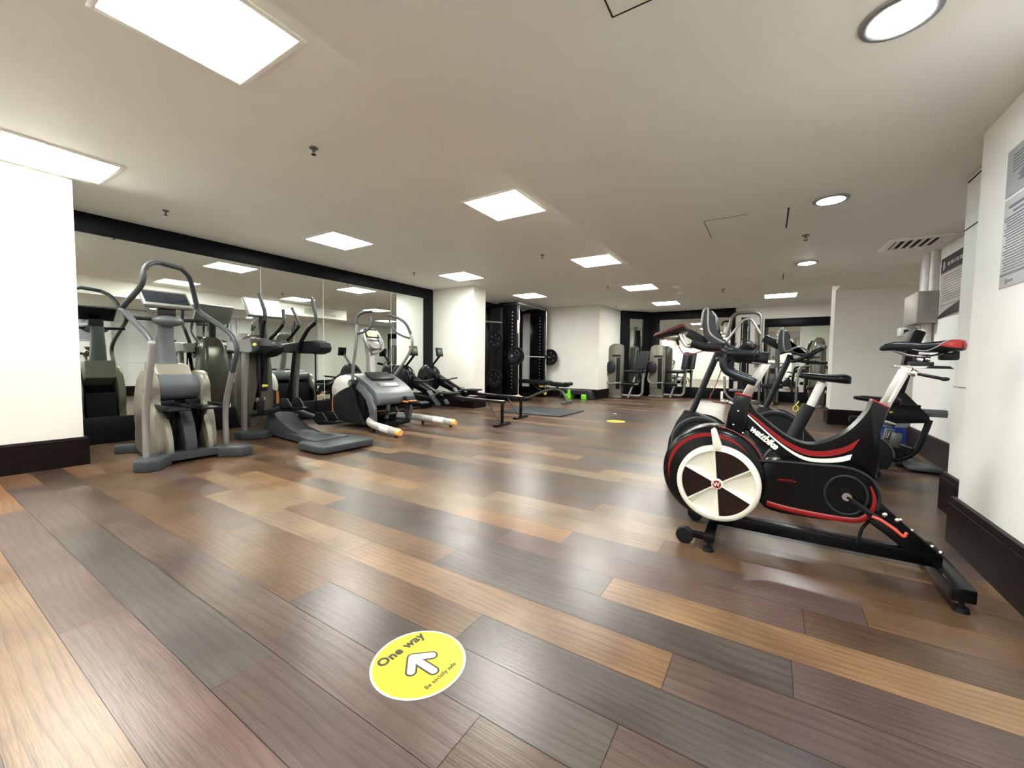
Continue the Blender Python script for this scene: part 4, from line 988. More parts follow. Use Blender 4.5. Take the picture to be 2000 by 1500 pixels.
# ================================================================== CROSS TRAINER IN THE MIDDLE
def cross_trainer():
    Y = 2.72
    R = thing('cross_trainer', 'dark grey cross trainer with a white screen and a flat rear base plate', 'cross trainer', (-4.9, Y, 0))
    M().prism([(-4.22, 2.44), (-4.16, 2.38), (-3.80, 2.37), (-3.72, 2.42), (-3.71, 2.98), (-3.78, 3.04), (-4.12, 3.05), (-4.20, 2.99)], 'z', 0.015, 0.085, 0.014).done('rear_plate', SLATED, R)
    M().prism([(-4.80, 2.60), (-4.55, 2.58), (-4.20, 2.50), (-4.05, 2.50), (-4.05, 2.92), (-4.20, 2.92), (-4.55, 2.86), (-4.80, 2.84)], 'z', 0.02, 0.10, 0.012).done('base_neck', SLATED, R)
    M().prism([(-4.75, 0.02), (-4.40, 0.04), (-4.35, 0.09), (-4.72, 0.13), (-4.90, 0.20), (-5.02, 0.30), (-5.20, 0.30), (-5.35, 0.05)], 'y', Y - 0.12, Y + 0.12, 0.02).done('spine', SLATED, R)
    for sg in (-1, 1):
        M().prism([(-5.12, Y + sg * 0.08), (-5.10, Y + sg * 0.20), (-5.25, Y + sg * 0.40), (-5.38, Y + sg * 0.42), (-5.46, Y + sg * 0.34), (-5.30, Y + sg * 0.08)][::sg], 'z', 0.0, 0.09, 0.015).done('front_foot', SLATED, R)
        ya = Y + sg * 0.315
        M().loft([rsec3(-5.36, ya, 0.085, 0.034, 0.022), rsec3(-5.33, ya - sg * 0.0, 0.6, 0.036, 0.024), rsec3(-5.28, ya, 1.06, 0.042, 0.03)]).done('upright', SILVER if sg < 0 else SILVERD, R)
        # side arm
        ex = 0.0 if sg < 0 else 0.16
        arm = M().prism([(-5.60, 1.05), (-5.60, 1.17), (-5.05 + ex, 1.195), (-4.95 + ex, 1.19), (-4.93 + ex, 1.04), (-5.05 + ex, 1.035)], 'y', ya - 0.075, ya + 0.075, 0.02).done('side_arm', SILVER if sg < 0 else BLACKM, R)
        M().prism([(-5.03 + ex, 1.20), (-4.90 + ex, 1.20), (-4.82 + ex, 1.17), (-4.79 + ex, 1.11), (-4.82 + ex, 1.055), (-4.93 + ex, 1.03), (-4.97 + ex, 1.03)], 'y', ya - 0.078, ya + 0.078, 0.02).done('arm_end', CHAR if sg < 0 else BLACKM, arm)
        if sg < 0:
            M().ball((-4.90, ya - 0.079, 1.125), (0.045, 0.003, 0.018)).done('logo', YELLP, arm, sharp=2)
    # body
    M().loft([rsec3(-5.62, Y - 0.06, 0.10, 0.14, 0.15), rsec3(-5.64, Y - 0.06, 0.35, 0.17, 0.19), rsec3(-5.65, Y - 0.06, 0.8, 0.16, 0.19), rsec3(-5.62, Y - 0.06, 1.10, 0.13, 0.16), rsec3(-5.60, Y - 0.06, 1.22, 0.09, 0.12), rsec3(-5.60, Y - 0.06, 1.27, 0.04, 0.07)]).done('body_shell', TAUPE, R, sharp=0.9)
    M().box(-5.50, -5.46, Y - 0.10, Y + 0.03, 0.55, 1.12, 0.02).done('front_panel', CHAR, R)
    M().ball((-5.457, Y - 0.03, 0.62), (0.004, 0.055, 0.018)).done('logo', YELLP, R, sharp=2)
    M().ball((-5.35, Y - 0.03, 1.10), (0.14, 0.20, 0.12)).done('pivot_housing', BLACKM, R, sharp=2)
    # screen
    T = Matrix.Translation((-5.50, Y + 0.02, 1.62)) @ Matrix.Rotation(-0.62, 4, 'Y')
    mb = M(); mb.T = T; mb.box(-0.035, 0.01, -0.235, 0.235, -0.145, 0.15, 0.015); sc = mb.done('screen', SILVER, R)
    mb = M(); mb.T = T; mb.box(0.0095, 0.012, -0.215, 0.215, -0.115, 0.125, 0.001); mb.done('glass', SCRW, sc)
    M().tube([(-5.50, Y, 1.22), (-5.52, Y, 1.50)], 0.045, 12).done('screen_post', CHAR, R)
    # moving handles (outer) and fixed (inner)
    def h(pts, name, cut, r=0.021):
        P = catmull(pts, 6); c = int(len(P) * cut)
        a = M().tube(P[:c + 1], r * 1.15, 12).done(name, BLACKM, R)
        M().tube(P[c:], r, 12).ball(P[-1], r * 1.05).done('grip', SLATED, a, sharp=1.5)
    h([(-5.25, 2.55, 1.05), (-5.20, 2.55, 1.18), (-5.12, 2.53, 1.36), (-5.05, 2.52, 1.50), (-5.13, 2.50, 1.73)], 'moving_handle', 0.60)
    h([(-5.10, 2.93, 1.05), (-5.05, 2.94, 1.16), (-4.90, 2.96, 1.34), (-4.75, 2.97, 1.45), (-4.84, 2.98, 1.72)], 'moving_handle', 0.68)
    h([(-5.22, 2.65, 1.20), (-5.04, 2.66, 1.30), (-4.93, 2.67, 1.40), (-4.95, 2.68, 1.545)], 'fixed_handle', 0.62, 0.017)
    h([(-5.12, 2.82, 1.20), (-4.98, 2.83, 1.30), (-4.90, 2.84, 1.40), (-5.00, 2.82, 1.59)], 'fixed_handle', 0.62, 0.017)
    for ya, zz in ((2.55, 0.30), (2.93, 0.34)):
        M().tube([(-5.16, ya, 1.06), (-5.26, ya + 0.01, 0.70), (-5.42, ya + 0.01, 0.33)], 0.024, 10).done('lever', BLACK, R)
    # pedals: left one forward and high, right one back and low
    for ya, x0, x1, z in ((2.56, -4.72, -4.36, 0.42), (2.88, -4.56, -4.20, 0.24)):
        pd = M().prism([(x0, z + 0.03), (x0 + 0.02, z - 0.03), (x0 + 0.10, z - 0.05), (x1, z - 0.02), (x1, z + 0.005), (x0 + 0.14, z + 0.0)], 'y', ya - 0.075, ya + 0.075, 0.006).done('pedal', BLACK, R)
        for s2 in (-1, 1):
            M().prism([(x0, z + 0.03), (x0 + 0.05, z + 0.10), (x0 + 0.17, z + 0.105), (x0 + 0.26, z + 0.02), (x0 + 0.10, z - 0.01)], 'y', ya + s2 * 0.07 - 0.008, ya + s2 * 0.07 + 0.008, 0.003).done('pedal_side', BLACKM, pd)
        M().tube([(x0 + 0.02, ya, z), (-5.10, ya, 0.32), (-5.50, ya, 0.26)], 0.034, 12).done('pedal_arm', CHAR, R)
    M().box(-5.20, -5.14, 2.47, 2.54, 0.30, 0.50, 0.012).done('link', BLACKM, R)
    M().cyl((-5.17, 2.46, 0.47), (-5.17, 2.55, 0.47), 0.028).done('link_cap', SILVERD, R)
    M().tube([(-5.17, 2.505, 0.47), (-5.19, 2.52, 1.08)], 0.010, 8).done('tie_rod', BLACK, R)
    M().tube([(-4.98, 3.10, 0.30), (-4.98, 3.10, 1.04)], 0.010, 8).done('tie_rod', BLACK, R)
    return R
cross_trainer()

# ================================================================== SILVER ELLIPTICAL
def elliptical():
    Y = 4.0
    R = thing('elliptical_trainer', 'silver and charcoal elliptical with orange tipped curved legs and a lit green screen', 'elliptical', (-4.7, Y, 0))
    side = catmull2([(-5.42, 0.10), (-5.45, 0.40), (-5.42, 0.62), (-5.32, 0.72), (-5.10, 0.76), (-4.85, 0.72), (-4.60, 0.58), (-4.42, 0.44), (-4.36, 0.40), (-4.42, 0.36), (-4.52, 0.33), (-4.60, 0.25), (-4.60, 0.05), (-5.0, 0.05)], 3)
    for sg in (-1, 1):
        M().prism([(-5.40, 0.06), (-5.44, 0.28), (-5.43, 0.42), (-5.10, 0.56), (-4.95, 0.60), (-4.90, 0.30), (-4.72, 0.06)], 'y', Y + sg * 0.335 - 0.02, Y + sg * 0.335 + 0.02, 0.012).done('lower_side', CHAR, R)
        M().prism(catmull2([(-5.44, 0.43), (-5.43, 0.58), (-5.34, 0.70), (-5.15, 0.745), (-4.93, 0.72), (-4.95, 0.615), (-5.12, 0.56), (-5.28, 0.50)], 3), 'y', Y + sg * 0.335 - 0.025, Y + sg * 0.335 + 0.025, 0.014).done('upper_side', WHITEP if sg < 0 else SILVER, R, sharp=0.9)
        # arch frame leg
        M().loft([[Vector((x + a, Y + sg * yy, z + b)) for a, b, yy in ((-0.06, 0.045, w0), (0.05, 0.045, w0), (0.05, -0.045, w1), (-0.06, -0.045, w1))] for x, z, w0, w1 in ((-4.95, 0.68, 0.30, 0.35), (-4.78, 0.60, 0.31, 0.36), (-4.62, 0.46, 0.32, 0.36), (-4.56, 0.30, 0.31, 0.35), (-4.58, 0.08, 0.29, 0.33))]).done('arch_leg', SLATE, R)
        # curved feet
        P = catmull([(-4.72, Y + sg * 0.22, 0.14), (-4.60, Y + sg * 0.36, 0.12), (-4.40, Y + sg * 0.45, 0.105), (-4.10, Y + sg * 0.50, 0.085), (-3.86, Y + sg * 0.52, 0.070)], 6)
        ft = M().tube(P, 0.048, 14, flat=1.0).done('curved_leg', mat('pale silver paint', (0.46, 0.46, 0.43), 0.35, 0.2, var=0.03), R)
        a, b = P[-1], P[-1] + (P[-1] - P[-3]).normalized() * 0.05
        M().tube([a, b], 0.05, 16, radii=[0.050, 0.036]).done('leg_tip', APRICOT, ft)
        M().tube(P[-9:-4], 0.049, 14).done('leg_sleeve', WHITEP, ft)
        for t in (0.3, 0.0): 
            q = P[-1] + (P[0] - P[-1]) * (0.02 + t)
            M().cyl((P[-2 if t == 0 else 12].x, P[-2 if t == 0 else 12].y, 0), (P[-2 if t == 0 else 12].x, P[-2 if t == 0 else 12].y, 0.05), 0.018).done('levelling_foot', BLACKM, ft)
        M().cyl((-4.92, Y + sg * 0.33, 0.64), (-4.92, Y + sg * 0.43, 0.64), 0.048, seg=24).done('pivot', CHAR, R)
        M().cyl((-4.92, Y + sg * 0.43, 0.64), (-4.92, Y + sg * 0.436, 0.64), 0.036, seg=24).done('pivot_cap', SILVER, R)
    M().prism(catmull2([(-5.30, 0.71), (-5.10, 0.765), (-4.88, 0.73), (-4.62, 0.60), (-4.46, 0.48), (-4.44, 0.38), (-4.52, 0.34), (-4.62, 0.42), (-4.90, 0.54), (-5.10, 0.60), (-5.30, 0.60)], 3), 'y', Y - 0.335, Y + 0.335, 0.03).done('hood', SLATE, R, sharp=0.9)
    T = Matrix.Translation((-4.80, Y, 0.735)) @ Matrix.Rotation(0.50, 4, 'Y')
    mb = M(); mb.T = T; mb.box(-0.12, 0.08, -0.20, 0.20, -0.03, 0.004, 0.01); mb.done('top_tray', CHAR, R)
    T = Matrix.Translation((-4.63, Y, 0.622)) @ Matrix.Rotation(0.68, 4, 'Y')
    mb = M(); mb.T = T; mb.box(-0.05, 0.05, -0.17, 0.17, -0.02, 0.004, 0.01); mb.done('hood_plate', SILVER, R)
    M().box(-5.38, -4.80, Y - 0.30, Y + 0.30, 0.06, 0.55, 0.03).done('inner_body', BLACKM, R)
    M().box(-4.80, -4.50, Y - 0.28, Y + 0.28, 0.03, 0.09, 0.02).done('base', BLACK, R)
    M().tube(catmull([(-4.60, Y - 0.02, 0.43), (-4.62, Y - 0.02, 0.30), (-4.66, Y - 0.02, 0.12)], 4), 0.034, 10, flat=0.6).done('guide_rail', SILVER, R)
    M().prism([(-5.46, 0.12), (-5.475, 0.30), (-5.455, 0.42), (-5.44, 0.42), (-5.44, 0.12)], 'y', Y - 0.345, Y - 0.31, 0.004).done('accent', ORANGE, R)
    # pedals
    for ya, x, z in ((3.87, -4.66, 0.22), (4.18, -4.36, 0.36)):
        pd = M().prism(catmull2([(x - 0.18, z), (x - 0.14, z + 0.07), (x - 0.02, z + 0.09), (x + 0.02, z + 0.02), (x + 0.24, z + 0.025), (x + 0.25, z - 0.01), (x - 0.10, z - 0.03)], 3), 'y', ya - 0.085, ya + 0.085, 0.01).done('pedal', BLACKM, R, sharp=0.9)
        M().box(x - 0.16, x + 0.03, ya - 0.09, ya + 0.09, z + 0.0, z + 0.03, 0.01).done('pedal_band', ORANGE, pd)
        M().tube([(x - 0.12, ya, z - 0.01), (-4.95, ya, 0.25)], 0.025, 10).done('pedal_arm', BLACK, R)
    # mast, console
    M().loft([rsec3(-4.98, Y - 0.02, 0.73, 0.07, 0.06), rsec3(-5.03, Y, 1.0, 0.055, 0.05), rsec3(-5.06, Y, 1.30, 0.045, 0.07)]).done('mast', SILVER, R)
    T = Matrix.Translation((-5.0, Y + 0.02, 1.29)) @ Matrix.Rotation(-0.50, 4, 'Y')
    mb = M(); mb.T = T; mb.prism(catmull2([(-0.10, 0.165), (0.10, 0.165), (0.15, 0.10), (0.14, -0.05), (0.07, -0.17), (-0.07, -0.17), (-0.14, -0.05), (-0.15, 0.10)], 3), 'x', -0.05, 0.012, 0.014)
    cn = mb.done('console', SILVER, R, sharp=0.9)
    mb = M(); mb.T = T; mb.box(0.0115, 0.015, -0.115, 0.115, 0.0, 0.15, 0.001); sc = mb.done('screen', SCREEN, cn)
    mb = M(); mb.T = T; mb.box(0.0148, 0.0165, -0.085, 0.085, 0.022, 0.125, 0.0005); mb.done('screen_image', SCRL, sc)
    mb = M(); mb.T = T; mb.box(0.011, 0.02, -0.10, 0.10, -0.055, -0.035, 0.004); mb.done('button_row', SLATED, cn)
    for sg in (-1, 1):
        M().tube(catmull([(-5.02, Y + sg * 0.12, 1.37), (-4.94, Y + sg * 0.15, 1.25), (-4.90, Y + sg * 0.13, 1.14), (-4.93, Y + sg * 0.05, 1.07), (-4.95, Y, 1.06)], 5), 0.013, 10).done('pulse_bar', SILVER, R)
    # moving handles with D loops
    def handle(pts, loop, cut):
        P = catmull(pts, 6); c = int(len(P) * cut)
        a = M().tube(P[:c + 1], 0.021, 12).done('moving_handle', SILVER, R)
        M().tube(P[c:], 0.020, 12).ball(P[-1], 0.021).done('grip', SLATED, a, sharp=1.5)
        M().tube(catmull(loop, 5), 0.015, 10).done('loop_grip', SLATED, a)
    handle([(-4.92, 3.61, 0.66), (-4.88, 3.60, 0.9), (-4.82, 3.60, 1.20), (-4.80, 3.60, 1.45), (-4.80, 3.61, 1.56), (-4.74, 3.66, 1.62), (-4.66, 3.72, 1.635)],
           [(-4.66, 3.72, 1.56), (-4.62, 3.70, 1.47), (-4.66, 3.66, 1.37), (-4.79, 3.60, 1.32)], 0.5)
    handle([(-5.0, 4.36, 0.66), (-4.80, 4.38, 0.86), (-4.62, 4.40, 1.10), (-4.57, 4.40, 1.28), (-4.68, 4.38, 1.52), (-4.85, 4.32, 1.63), (-4.95, 4.27, 1.66)],
           [(-4.95, 4.28, 1.63), (-4.90, 4.28, 1.50), (-4.82, 4.30, 1.40), (-4.72, 4.34, 1.34), (-4.60, 4.38, 1.30)], 0.55)
    return R
elliptical()

# ================================================================== ROWERS
def rower():
    Y = 5.07
    R = thing('rowing_machine', 'black rowing machine, the nearer of the two, beside the silver elliptical', 'rowing machine', (-4.5, Y, 0), 'rowing machines')
    M().prism([(-3.32, 0.335), (-3.32, 0.375), (-4.62, 0.395), (-4.66, 0.345)], 'y', Y - 0.03, Y + 0.03, 0.006).done('rail', BLACKM, R)
    M().box(-4.60, -3.33, Y - 0.018, Y + 0.018, 0.376, 0.392, 0.002, rot=Matrix.Rotation(0.0155, 3, 'Y')).done('rail_top', CHROME, R)
    M().box(-3.385, -3.345, Y - 0.018, Y + 0.018, 0.03, 0.345, 0.004).done('rear_post', BLACK, R)
    M().box(-3.40, -3.33, Y - 0.20, Y + 0.20, 0.0, 0.035, 0.008).done('rear_foot', BLACK, R)
    M().tube([(-3.62, Y - 0.02, 0.34), (-3.40, Y - 0.02, 0.06)], 0.009, 8, flat=2).done('rear_brace', CHAR, R)
    st = M().box(-4.12, -3.86, Y - 0.14, Y + 0.14, 0.425, 0.455, 0.014).done('seat', RUBBER, R)
    M().box(-4.08, -3.90, Y - 0.05, Y + 0.05, 0.375, 0.43, 0.006).done('seat_carriage', BLACKM, st)
    st.location.x -= 0.42
    # main frame
    M().prism([(-5.42, 0.70), (-5.30, 0.74), (-4.56, 0.40), (-4.50, 0.33), (-4.62, 0.30), (-5.42, 0.56)], 'y', Y - 0.035, Y + 0.035, 0.008).done('main_frame', BLACK, R)
    text('lettering', 'CONCEPT 2', 0.055, (-5.07, Y - 0.0365, 0.545), (0.77, 0, -0.30), (0.3, 0, 1), SILVER, R, 0.0005, off=0.001)
    M().lathe((-5.50, Y - 0.08, 0.62), (0, 1, 0), [(0, 0.05), (0, 0.235), (0.02, 0.265), (0.05, 0.275), (0.11, 0.275), (0.14, 0.265), (0.16, 0.235), (0.16, 0.05)], 48).done('flywheel_housing', BLACK, R, sharp=0.9)
    fw = M()
    for k in range(36):
        a = 2 * math.pi * k / 36
        fw.box(-0.002, 0.002, -0.001, 0.001, 0.06, 0.22) if False else None
        fw.tube([(-5.50 + math.cos(a) * 0.05, Y - 0.082, 0.62 + math.sin(a) * 0.05), (-5.50 + math.cos(a + 0.3) * 0.22, Y - 0.084, 0.62 + math.sin(a + 0.3) * 0.22)], 0.0025, 5)
    fw.done('flywheel_grille', SLATED, R)
    M().tube([(-5.62, Y, 0.40), (-5.72, Y, 0.03)], 0.025, 10).done('front_post', BLACK, R)
    M().box(-5.77, -5.70, Y - 0.30, Y + 0.30, 0.0, 0.05, 0.01).done('front_foot', BLACK, R)
    M().tube([(-5.36, Y, 0.38), (-4.60, Y, 0.33)], 0.02, 8).done('lower_stay', BLACK, R)
    # monitor arm
    M().tube(fillet([(-5.46, Y + 0.03, 0.86), (-5.33, Y + 0.03, 0.98), (-5.24, Y + 0.03, 1.07), (-5.24, Y + 0.02, 1.12)], 0.03), 0.021, 10).done('monitor_arm', BLACK, R)
    mo = M().box(-5.25, -5.21, Y - 0.085, Y + 0.085, 1.05, 1.22, 0.012, rot=Matrix.Rotation(-0.15, 3, 'Y')).done('monitor', BLACKM, R)
    M().box(-5.212, -5.206, Y - 0.06, Y + 0.06, 1.09, 1.20, 0.001, rot=Matrix.Rotation(-0.15, 3, 'Y')).done('display', LCD, mo)
    M().tube([(-4.98, Y - 0.24, 0.64), (-5.0, Y, 0.61), (-4.98, Y + 0.24, 0.64)], 0.015, 10).done('pull_handle', CHAR, R)
    for sg in (-1, 1):
        T = Matrix.Translation((-4.66, Y + sg * 0.11, 0.36)) @ Matrix.Rotation(-0.75, 4, 'Y')
        mb = M(); mb.T = T; mb.box(-0.015, 0.015, -0.055, 0.055, -0.17, 0.15, 0.012); fp = mb.done('footrest', SLATED, R)
        mb = M(); mb.T = T; mb.tube([(0.0, -0.07, 0.02), (0.06, -0.04, 0.02), (0.06, 0.04, 0.02), (0.0, 0.07, 0.02)], 0.006, 6, flat=3); mb.done('foot_strap', SLATE, fp)
    return R
rw = rower()
o = copy_tree(rw, (-0.19, 0.86, 0)); o['label'] = 'black rowing machine, the farther of the two, in front of the white pier'

# ================================================================== WEIGHTS BAY
def smith():
    R = thing('smith_machine', 'tall black rack with chrome guide rods, in the bay left of the weight bench', 'weight rack', (-5.6, 9.05, 0))
    for y in (8.50, 9.93):
        M().box(-5.66, -5.20, y - 0.05, y + 0.05, 0.06, 2.36, 0.01).done('upright', BLACK, R)
        M().cyl((-5.175, y, 0.10), (-5.175, y, 2.34), 0.016, seg=14).done('guide_rod', CHROME, R)
        M().box(-5.205, -5.197, y - 0.045, y + 0.045, 0.3, 2.25, 0.001).done('post_strip', CHAR, R)
        rg = M()
        for k in range(22): rg.box(-5.35, -5.325, y - 0.062, y - 0.045, 0.32 + k * 0.088, 0.345 + k * 0.088, 0.003)
        rg.done('hook_pegs', SILVER, R)
        M().box(-5.64, -5.20, y - 0.07, y + 0.07, 2.34, 2.43, 0.02).done('top_cap', BLACKM, R)
        M().box(-6.10, -5.16, y - 0.05, y + 0.05, 0.0, 0.07, 0.012).done('base_rail', BLACK, R)
        M().box(-5.21, -5.14, y - 0.03, y + 0.03, 0.07, 0.16, 0.01).done('stop_block', YELLP, R)
        M().box(-6.12, -5.95, y - 0.06, y + 0.06, 0.0, 2.34, 0.01).done('rear_upright', BLACK, R)
        M().prism([(-6.10, 2.28), (-5.6, 2.34), (-5.25, 2.40), (-5.25, 2.43), (-5.7, 2.43), (-6.12, 2.34)], 'y', y - 0.05, y + 0.05, 0.01).done('top_side', BLACK, R)
    M().box(-5.95, -5.62, 8.37, 8.47, 0.07, 2.30, 0.005).done('side_panel', BLACKM, R)
    M().tube([(-5.22, 8.50, 2.40), (-5.22, 9.93, 2.40)], 0.025, 12).done('top_bar', SILVER, R)
    M().tube([(-5.95, 8.15, 1.95), (-5.6, 8.4, 1.93)], 0.02, 10).done('pull_bar', SILVERD, R)
    M().box(-6.1, -6.0, 8.45, 9.72, 2.24, 2.34, 0.01).done('rear_beam', BLACK, R)
    M().box(-5.195, -5.18, 8.45, 8.54, 1.66, 1.98, 0.004).done('notice', mat('pink notice card', (0.55, 0.28, 0.25), 0.5), R)
    pl = []
    for y, z in ((8.40, 0.55), (8.40, 1.50)):
        M().cyl((-5.75, y - 0.13, z), (-5.75, y + 0.09, z), 0.02).done('storage_peg', CHROME, R)
    return R
smith()
def plate(c, rad, label, group):
    r = thing('weight_plate', label, 'weight plate', (c[0], c[1], c[2] - rad), group)
    x, y, z = c
    M().lathe((x, y - 0.02, z), (0, 1, 0), [(0, 0.03), (0, 0.055), (0.008, 0.06), (0.008, rad * 0.80), (0, rad * 0.86), (0, rad - 0.006), (0.006, rad), (0.034, rad), (0.04, rad - 0.006), (0.04, rad * 0.86), (0.032, rad * 0.80), (0.032, 0.06), (0.04, 0.055), (0.04, 0.03)], 40).done('disc', RUBBER, r, sharp=0.7)
    for k in range(6):
        a = math.pi / 3 * k + 0.3
        M().ball((x + math.cos(a) * rad * 0.55, y, z + math.sin(a) * rad * 0.55), (rad * 0.14, 0.016, rad * 0.14), 12, 8).done('grip_hole', SILVERD, r, sharp=2)
    return r
pA = plate((-5.12, 8.28, 1.105), 0.225, 'larger black weight plate on the near end of the barbell', 'weight plates')
plate((-5.12, 8.21, 1.105), 0.16, 'small black weight plate on the very end of the barbell, outside the larger one', 'weight plates')
o = copy_tree(pA, (-0.02, 1.84, 0)); o['label'] = 'black weight plate on the far end of the barbell'
o = copy_tree(pA, (-0.63, 0.03, -0.555)); o['label'] = 'black weight plate low on a peg of the rack'
o = copy_tree(pA, (-0.63, 0.03, 0.395)); o['label'] = 'black weight plate high on a peg of the rack'
r = thing('barbell', 'chrome barbell held between the uprights of the black rack', 'barbell', (-5.12, 9.15, 1.08))
M().cyl((-5.12, 8.10, 1.105), (-5.12, 10.25, 1.105), 0.015, seg=14).done('bar', CHROME, r)
for y0, y1 in ((8.10, 8.45), (10.0, 10.25)): M().cyl((-5.12, y0, 1.105), (-5.12, y1, 1.105), 0.025, seg=16).done('sleeve', CHROME, r)
for y in (8.56, 9.87): M().box(-5.19, -5.10, y - 0.03, y + 0.03, 1.06, 1.15, 0.01).done('carriage', BLACK, r)
# cable tower left of the rack
r = thing('cable_machine', 'black cable pulley column with a hanging rope, half hidden behind the white pier', 'cable machine', (-6.05, 7.75, 0))
M().box(-6.18, -5.98, 7.62, 7.88, 0, 0.06, 0.01).done('base', BLACK, r)
M().box(-6.14, -6.06, 7.70, 7.80, 0.06, 2.2, 0.01).done('column', BLACK, r)
M().tube(catmull([(-5.98, 7.75, 2.06), (-5.96, 7.74, 1.8), (-5.98, 7.75, 1.5), (-5.95, 7.73, 1.2), (-5.97, 7.75, 1.0)], 5), 0.02, 8).done('rope', CHAR, r)
M().cyl((-6.06, 7.75, 2.08), (-5.94, 7.75, 2.08), 0.04).done('pulley', SILVERD, r)

# bench
def bench():
    R = thing('weight_bench', 'flat weight bench with black pads and a grey green frame, in front of the rack', 'weight bench', (-4.5, 8.75, 0))
    Y = 8.75
    M().prism([(-5.22, 0.445), (-5.20, 0.54), (-4.42, 0.515), (-4.38, 0.42)], 'y', Y - 0.14, Y + 0.14, 0.02).done('back_pad', VINYL, R)
    M().prism([(-4.36, 0.405), (-4.36, 0.50), (-3.98, 0.48), (-3.98, 0.385)], 'y', Y - 0.15, Y + 0.15, 0.02).done('seat_pad', VINYL, R)
    M().tube([(-3.95, Y - 0.16, 0.46), (-3.95, Y + 0.16, 0.46)], 0.045, 16).done('roller_pad', VINYL, R)
    GG = mat('grey green metal paint', (0.12, 0.14, 0.12), 0.35, 0.4)
    M().tube(catmull([(-5.08, Y, 0.05), (-4.75, Y, 0.20), (-4.40, Y, 0.32), (-4.18, Y, 0.32), (-4.05, Y, 0.20), (-3.98, Y, 0.05)], 6), 0.035, 12).done('frame', GG, R)
    M().tube([(-4.20, Y, 0.30), (-4.26, Y, 0.43)], 0.028, 10).done('post', GG, R)
    M().tube([(-4.95, Y, 0.45), (-4.65, Y, 0.26)], 0.022, 10).done('brace', CHAR, R)
    M().box(-4.02, -3.94, Y - 0.25, Y + 0.25, 0.0, 0.05, 0.015).done('rear_foot', GG, R)
    M().box(-5.12, -5.04, Y - 0.16, Y + 0.20, 0.0, 0.06, 0.015).done('front_foot', BLACK, R)
    M().box(-4.70, -4.58, Y - 0.06, Y + 0.06, 0.36, 0.40, 0.012).done('adjuster', YELLP, R)
    M().box(-4.00, -3.94, Y + 0.05, Y + 0.11, 0.14, 0.33, 0.015).done('adjuster', LIME, R)
    return R
bench()
r = thing('step_platform', 'low dark aerobic step with lime green risers, against the white wall', 'aerobic step', (-4.3, 10.12, 0))
M().prism([(-4.80, 0.02), (-4.72, 0.20), (-4.66, 0.235), (-3.98, 0.235), (-3.92, 0.20), (-3.84, 0.02), (-3.92, 0.02), (-3.98, 0.14), (-4.66, 0.14), (-4.72, 0.02)], 'y', 9.96, 10.28, 0.012).done('deck', CHAR, r)
for x in (-4.50, -4.06): M().box(x - 0.07, x + 0.07, 9.95, 10.29, 0.0, 0.14, 0.015).done('riser', LIME, r)
tag(M().box(-4.35, -3.06, 6.45, 7.55, 0.0005, 0.022, 0.004).done('exercise_mat', SLATED), 'large thin grey exercise mat lying behind the rowers', 'mat')

